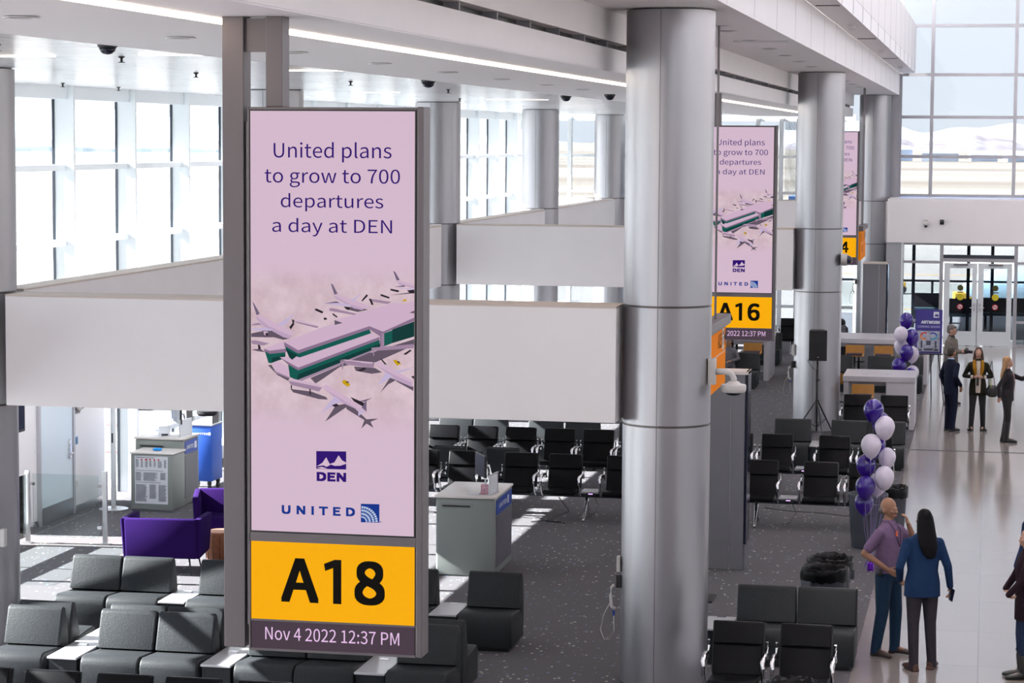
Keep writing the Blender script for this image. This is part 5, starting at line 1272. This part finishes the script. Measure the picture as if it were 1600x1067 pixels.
            m.ell((0, .05, .09*q), (.076*q, .066*q, .075*q), n=18); m.ell((0, .06, .24*q), (.045, .045, .04), n=12); limb(m, [(.05, .05, .16), (.085, .03, .02), (.09, 0, -.06)], [.03, .028, .014])
        elif hair_kind == 'fringe':
            m = MB(); m.ell((0, .050, .085*q), (.081*q, .068*q, .052*q), n=18)
        for v in m.bm.verts: v.co = HM @ v.co
        organic(m, 'hair', hair, t, .008, 2)
    # trousers
    if bottom:
        m = MB(); torso(m, [(a[0], a[1]+.014, a[2]+.014)+tuple(a[3:]) for a in ts if a[0]-dz < 1.04])
        for hip, kn, an, ft in legs:
            a_ = Vector(an); a_.z = .10 if not boots else .30
            limb(m, [hip, kn, a_ if not boots else kn.lerp(an, .55)], [.102 if not f_ else .098, .072 if not f_ else .064, (.058 if not f_ else .052) if not boots else .054])
            if not boots: m.tube([a_, (a_.x, a_.y, .03)], [.058 if not f_ else .052, .062 if not f_ else .056], 14)
        organic(m, 'trousers', bottom, t, vox, 2)
    for hip, kn, an, ft in legs:
        m = MB(); yaw = ft[2]; M_ = Matrix.Translation((an.x, an.y-.02, 0)) @ Matrix.Rotation(yaw, 4, 'Z')
        m.loft([((0, .075, .045), .032, .040, (1, 0, 0), (0, 0, 1)), ((0, .04, .05), .040, .048, (1, 0, 0), (0, 0, 1)), ((0, -.04, .045), .043, .042, (1, 0, 0), (0, 0, 1)), ((0, -.12, .036), .048, .033, (1, 0, 0), (0, 0, 1)), ((0, -.18, .028), .038, .025, (1, 0, 0), (0, 0, 1)), ((0, -.205, .024), .018, .016, (1, 0, 0), (0, 0, 1))], 14)
        m.box(-.036, .036, .02, .08, 0.0, .03)
        for v in m.bm.verts: v.co = M_ @ v.co
        if boots: limb(m, [(an.x, an.y, .06), an.lerp(kn, max(.05, (boots-.09)/.41))], [.050, .062], 16)
        organic(m, 'boot' if boots else 'shoe', shoe, t, .007, 1)
    # top garment
    if top:
        m = MB(); W_ = wide
        g = [(top_hem, .178*W_, .132), (.95, .172*W_, .13), (1.08, (.148 if f_ else .166)*W_, .122), (1.22, (.165 if f_ else .18)*W_, .124, -.01), (1.33, sw*1.0, .12, -.008), (1.39, sw*.99, .104), (1.428, sw*.82, .090), (1.458, sw*.55, .078, .006), (1.482, sw*.38, .066, .01), (1.505, .060, .060, .01)]
        g = [(a[0]+dz, a[1], a[2]+(belly if a[0] < 1.2 else 0))+tuple(a[3:]) for a in g if a[0] >= top_hem-.001]
        torso(m, g)
        for S_, A_ in ((SR, R), (SL, L)):
            e_, w_ = Vector(A_['e']), Vector(A_['w'])
            if sleeve == 'long': limb(m, [S_, e_, e_.lerp(w_, .93)], [.064 if not f_ else .058, .052 if not f_ else .046, .042 if not f_ else .037])
            else: limb(m, [S_, S_.lerp(e_, .72)], [.066, .060])
        organic(m, 'top', top, t, vox, 2)
    t.scale = (k, k, k)
    return t, HM, k
fab = lambda n, c, r=.85: mat(n, srgb(*c), r, spec=.25, noise=.08, nscale=25, bump=.25, bscale=9)
black_h = mat('hair_black', (.005, .004, .005, 1), .6, spec=.15, noise=.2, nscale=60); brown_h = mat('hair_brown', srgb(66, 40, 28), .5, noise=.25, nscale=50); blond_h = mat('hair_blond', srgb(150, 112, 74), .5, noise=.25, nscale=50); grey_h = mat('hair_grey', srgb(96, 90, 88), .6, noise=.25, nscale=60)
tan = (.30, .155, .095, 1); fair = (.44, .25, .185, 1)
# man in mauve polo
t, HM, k = person('bald person in mauve polo and jeans rubbing his eye, by balloons', (-1.02, 26.98, 0), math.radians(62), 1.80, tan, 'm', 1.05, head=(-.12, -.02),
    R=dict(e=(-.29, .13, 1.15), w=(-.19, -.10, .99), d=(.35, -.8, -.45), n=(-.9, -.3, 0), t=(.1, -.2, 1), c=.35), L=dict(e=(.27, -.18, 1.22), w=(.115, -.175, 1.46), d=(-.35, .12, .95), n=(.5, -.85, .1), t=(-1, 0, 0), c=.45),
    feet=((-.13, .04, -.2), (.12, -.05, .15)), top=fab('polo_mauve', (112, 90, 120)), top_hem=.93, sleeve='short', bottom=fab('jeans_blue', (24, 48, 72)), shoe=mat('shoe_brown', srgb(58, 42, 36), .5), hair=grey_h, hair_kind='fringe', belly=.02, vox=.008)
m = MB(); m.loft([((0, .0, 1.455), .088, .082, (1, 0, 0), (0, 1, 0)), ((0, .012, 1.51), .070, .068, (1, 0, 0), (0, 1, 0))], 20); organic(m, 'collar', fab('polo_mauve', (112, 90, 120)), t, .007, 1)
m = MB(); m.tube([(-.06, -.02, 1.50), (-.06, -.115, 1.40), (-.01, -.145, 1.22)], .005, 6).tube([(.06, -.02, 1.50), (.055, -.115, 1.40), (0, -.145, 1.22)], .005, 6); m.build('lanyard', mat('lanyard_dark', srgb(70, 30, 70), .7), t)
m = MB(); m.box(-.065, -.035, -.135, -.12, 1.34, 1.40, bev=.004); m.build('lanyard_badge', mat('badge_orange', srgb(190, 90, 60), .6), t)
m = MB(); m.loft([((0, 0, .955), .172, .142, (1, 0, 0), (0, 1, 0)), ((0, 0, .99), .170, .14, (1, 0, 0), (0, 1, 0))], 24); m.box(-.2, -.16, -.03, .03, .90, .98, bev=.006); m.build('belt', black, t, True, ang=40)
# woman in blue sweater, from behind
t, HM, k = person('person with long black hair in blue sweater, back turned, holding phone', (-.62, 26.30, 0), PI+.32, 1.80, tan, 'f', 1.12, head=(.18, .0),
    R=dict(e=(-.262, .05, 1.12), w=(-.325, -.05, .875), d=(-.1, -.25, -1), n=(-1, .1, .1), t=(0, -1, -.1), c=.55), L=dict(e=(.27, .06, 1.13), w=(.21, -.13, .95), d=(-.3, -.7, -.4), n=(1, 0, 0), t=(0, 0, 1), c=.5),
    feet=((-.12, -.02, -.55), (.10, .05, .2)), top=fab('sweater_blue', (22, 48, 84)), top_hem=.80, bottom=fab('slacks_charcoal', (50, 46, 54)), shoe=mat('shoe_tan', srgb(80, 50, 38), .5), hair=black_h, hair_kind='long', vox=.008)
m = MB(); m.lathe([(.030, 0), (.032, .012), (.030, .024)], 16); m.xf(Matrix.Translation((-.330, -.04, .90))); m.build('cuff', mat('cuff_white', srgb(200, 200, 205), .6), t, True)
ph = MB().box(-.005, .005, -.038, .038, -.07, .07, bev=.004).build('held_phone', screen_off); ph.location = (-.62+.335*.97, 26.30+.02, .76*1.03); ph.location = (-.30, 26.34, .84); ph.rotation_euler = (0.2, .1, .6); tag(ph, 'dark phone in the hand of person in blue sweater', 'phone')
# navy suit
navy = fab('suit_navy', (14, 20, 42))
t, HM, k = person('person in navy suit seen from behind, left of the group of three', (-.66, 48.55, 0), 2.25, 1.71, tan, 'm', 1.0, head=(.1, 0),
    R=dict(e=(-.27, .10, 1.14), w=(-.22, -.08, .95), d=(.1, -.2, -1), n=(-1, 0, 0), t=(0, -1, 0), c=.3), feet=((-.13, .03, .15), (.11, -.03, 0)), top=navy, top_hem=.76, bottom=navy, shoe=mat('shoe_black', (.01, .01, .01, 1), .25), hair=mat('hair_dark_brown', srgb(38, 26, 22), .5), hair_kind='short')
m = MB(); m.loft([((0, .005, 1.465), .078, .072, (1, 0, 0), (0, 1, 0)), ((0, .01, 1.515), .062, .06, (1, 0, 0), (0, 1, 0))], 18); m.build('shirt_collar', mat('shirt_pale_blue', srgb(160, 186, 220), .7), t, True)
# olive jacket woman
olive = fab('jacket_olive', (34, 32, 22))
t, HM, k = person('person in dark olive jacket and mustard scarf facing camera, hands clasped', (-.13, 48.75, 0), .05, 1.70, fair, 'f', 1.02, head=(-.1, .05),
    R=dict(e=(-.28, .02, 1.14), w=(-.09, -.19, 1.13), d=(.9, -.2, .05), n=(0, -1, .2), t=(0, 0, 1), c=.6), L=dict(e=(.28, .02, 1.14), w=(.09, -.19, 1.13), d=(-.9, -.2, .0), n=(0, -1, .2), t=(0, 0, 1), c=.6),
    feet=((-.12, 0, -.3), (.12, 0, .3)), top=olive, top_hem=.74, bottom=mat('trousers_black', (.008, .008, .01, 1), .8), shoe=mat('shoe_black', (.01, .01, .01, 1), .25), hair=brown_h, hair_kind='shoulder')
m = MB(); m.loft([((0, -.112, .80), .055, .028, (1, 0, 0), (0, 1, 0)), ((0, -.115, 1.1), .06, .03, (1, 0, 0), (0, 1, 0)), ((0, -.115, 1.3), .05, .035, (1, 0, 0), (0, 1, 0)), ((0, -.07, 1.46), .045, .03, (1, 0, 0), (0, 1, 0))], 16); organic(m, 'blouse', mat('blouse_cream', srgb(190, 178, 165), .7), t, .008, 1)
m = MB()
for s_ in (-1, 1): limb(m, [(s_*.055, .03, 1.485), (s_*.085, -.06, 1.43), (s_*.075, -.135, 1.30), (s_*.06, -.15, 1.18)], [.026, .036, .042, .024])
organic(m, 'scarf', fab('scarf_mustard', (150, 104, 18)), t, .008, 2)
m = MB()
for s_ in (-1, 1): m.lathe([(.036, 0), (.04, .03)], 14, (0, 0, 0))
m.bm.free()
for s_ in (-1, 1):
    q = MB().tube([(s_*.10, -.185, 1.13), (s_*.145, -.155, 1.13)], [.036, .040], 12); q.build('cuff', mat('blouse_cream', srgb(190, 178, 165), .7), t, True)
q = MB().box(-.03, .02, -.26, -.21, .93, 1.10, bev=.012); o = q.build('held_glove', black); o.location = (-.13, 48.75, .0); tag(o, 'small black item held by person in mustard scarf', 'glove')
t = thing('shoulder_bag', 'black shoulder bag on the arm of person in mustard scarf', 'bag', (.16, 48.62, .70))
MB().loft([((0, 0, 0), .06, .05, (1, 0, 0), (0, 1, 0)), ((0, 0, .05), .13, .07, (1, 0, 0), (0, 1, 0)), ((0, 0, .16), .12, .065, (1, 0, 0), (0, 1, 0)), ((-.01, 0, .24), .07, .04, (1, 0, 0), (0, 1, 0))], 18).build('pouch', black, t, True)
MB().tube([(-.07, 0, .22), (-.09, .02, .5), (-.02, .05, .72), (.0, .12, .5), (.05, .05, .22)], .008, 6).build('strap', black, t)
MB().tube([(-.03, -.05, .20), (-.05, -.055, .32), (-.03, -.05, .36)], .008, 6).build('tag_ribbon', mat('lime', srgb(170, 180, 40), .7), t)
# grey jacket man with camera
t, HM, k = person('grey-haired person in grey jacket holding a camera, behind the group', (-.74, 53.5, 0), math.radians(68), 1.78, fair, 'm', 1.08, head=(.25, .12),
    R=dict(e=(-.29, .0, 1.14), w=(-.07, -.27, 1.17), d=(.8, -.6, .0), n=(-.5, -.7, .2), t=(0, 0, 1), c=.6), L=dict(e=(.29, .0, 1.14), w=(.08, -.30, 1.15), d=(-.8, -.5, .1), n=(.5, -.7, .0), t=(0, 0, 1), c=.6),
    top=fab('jacket_grey', (104, 98, 92)), top_hem=.90, bottom=fab('jeans_dark', (28, 44, 70)), shoe=mat('shoe_black', (.01, .01, .01, 1), .25), hair=grey_h, hair_kind='short', belly=.02)
m = MB()
for s_ in (-1, 1): m.tube([(s_*.034+.02*math.cos(a), -.104, .092+.015*math.sin(a)) for a in [2*PI*j/10 for j in range(11)]], .0022, 5); m.tube([(s_*.054, -.104, .095), (s_*.078, .0, .095)], .002, 5)
m.xf(HM); m.build('glasses', black, t)
m = MB(); m.loft([((0, -.01, 1.47), .075, .072, (1, 0, 0), (0, 1, 0)), ((0, 0, 1.52), .064, .062, (1, 0, 0), (0, 1, 0))], 18); m.build('inner_collar', black, t, True)
cm = thing('camera_body', 'black camera in the hands of person in grey jacket', 'camera', (-.40, 53.37, 1.20), math.radians(68))
MB().box(-.07, .07, -.03, .04, -.05, .05, bev=.012).box(-.025, .025, -.03, .03, .05, .075, bev=.006).build('body', black, cm, True, ang=40)
MB().tube([(0, -.03, 0), (0, -.14, -.01)], .036, 16).build('lens', blackm, cm, True, ang=40)
# blond woman
t, HM, k = person('blond person in dark blazer and tall boots pointing right', (.44, 47.0, 0), math.radians(82), 1.68, fair, 'f', .98, head=(.1, .0),
    R=dict(e=(-.24, .14, 1.15), w=(-.24, .13, .93), d=(0, .1, -1), n=(-1, 0, 0), t=(0, -1, 0), c=.5), L=dict(e=(.22, -.26, 1.27), w=(.16, -.46, 1.40), d=(0, -.8, .5), n=(.9, 0, .3), t=(0, -.4, .9), c=.25),
    feet=((-.09, -.03, .0), (.10, .06, .3)), top=fab('blazer_charcoal', (42, 38, 42)), top_hem=.84, bottom=mat('trousers_black', (.008, .008, .01, 1), .8), shoe=mat('boot_black', (.012, .011, .011, 1), .35), boots=.42, hair=blond_h, hair_kind='long')
m = MB(); m.loft([((0, -.105, .98), .035, .022, (1, 0, 0), (0, 1, 0)), ((.01, -.13, 1.2), .045, .024, (1, 0, 0), (0, 1, 0)), ((0, -.10, 1.40), .05, .03, (1, 0, 0), (0, 1, 0))], 14); organic(m, 'scarf', mat('scarf_pink', srgb(120, 96, 96), .8), t, .008, 1)
# right edge pair
suit = fab('suit_blue', (28, 44, 82))
t, HM, k = person('bald person in blue suit cut by right edge of photo', (.66, 27.55, 0), -.75, 1.82, fair, 'm', 1.0, head=(.1, .05), top=suit, top_hem=.76, bottom=suit, shoe=mat('shoe_black', (.01, .01, .01, 1), .25), hair=grey_h, hair_kind='fringe')
m = MB(); m.loft([((0, .0, 1.455), .08, .075, (1, 0, 0), (0, 1, 0)), ((0, .01, 1.515), .064, .062, (1, 0, 0), (0, 1, 0))], 18); m.build('shirt_collar', mat('shirt_white', srgb(205, 208, 216), .7), t, True)
m = MB(); m.prism([(-.02, 1.46), (.02, 1.46), (.032, 1.18), (0, 1.14), (-.032, 1.18)], -.150, -.138, axis='y'); m.build('tie', mat('tie_blue', srgb(20, 50, 150), .5), t)
t, HM, k = person('brown-haired person in dark plum coat and black boots at right edge', (.50, 26.12, 0), -PI/2+.12, 1.66, fair, 'f', 1.05, head=(0, 0),
    L=dict(e=(.24, -.10, 1.15), w=(.21, -.24, .99), d=(-.5, .6, -.4), n=(.6, -.7, 0), t=(0, 0, 1), c=.6), R=dict(e=(-.24, -.10, 1.15), w=(-.18, -.22, .99), d=(.5, .6, -.4), n=(-.6, -.7, 0), t=(0, 0, 1), c=.6),
    feet=((-.09, -.04, 0), (.10, -.03, .05)), top=fab('coat_plum', (32, 14, 24)), top_hem=.68, bottom=fab('jeans_dark', (28, 44, 70)), shoe=mat('boot_black', (.012, .011, .011, 1), .35), boots=.26, hair=mat('hair_auburn', srgb(72, 44, 34), .5, noise=.25, nscale=50), hair_kind='shoulder', vox=.008)
m = MB()
for s_ in (-1, 1):
    for j in range(4): m.tube([(s_*.10-.02, -.085-.0*j, .10+.035*j), (s_*.10+.02, -.085, .115+.035*j)], .003, 5)
m.build('boot_laces', mat('lace_grey', srgb(90, 84, 80), .8), t)
# seated caller
t, HM, k = person('seated person in grey blazer on the phone, under A16 sign', (-5.92, 55.9, 0), -.15, 1.66, tan, 'f', 1.0, head=(-.25, .1), sit=True,
    R=dict(e=(-.22, -.12, .74), w=(-.11, -.14, .98), d=(.1, .15, 1), n=(-1, -.2, 0), t=(.2, -1, 0), c=.6), L=dict(e=(.25, -.02, .72), w=(.12, -.25, .68), d=(-.6, -.6, 0), n=(0, -.3, 1), t=(-.3, -1, 0), c=.5),
    top=fab('blazer_grey', (104, 100, 106)), top_hem=.85, bottom=mat('trousers_black', (.008, .008, .01, 1), .8), shoe=mat('shoe_black', (.01, .01, .01, 1), .25), hair=black_h, hair_kind='tied')
q = MB().box(-.006, .006, -.035, .035, -.07, .07, bev=.004); o = q.build('held_phone', screen_off); o.location = (-6.01, 55.75, 1.07); o.rotation_euler = (.2, 0, -.3); tag(o, 'phone held to the ear of the seated caller', 'phone')
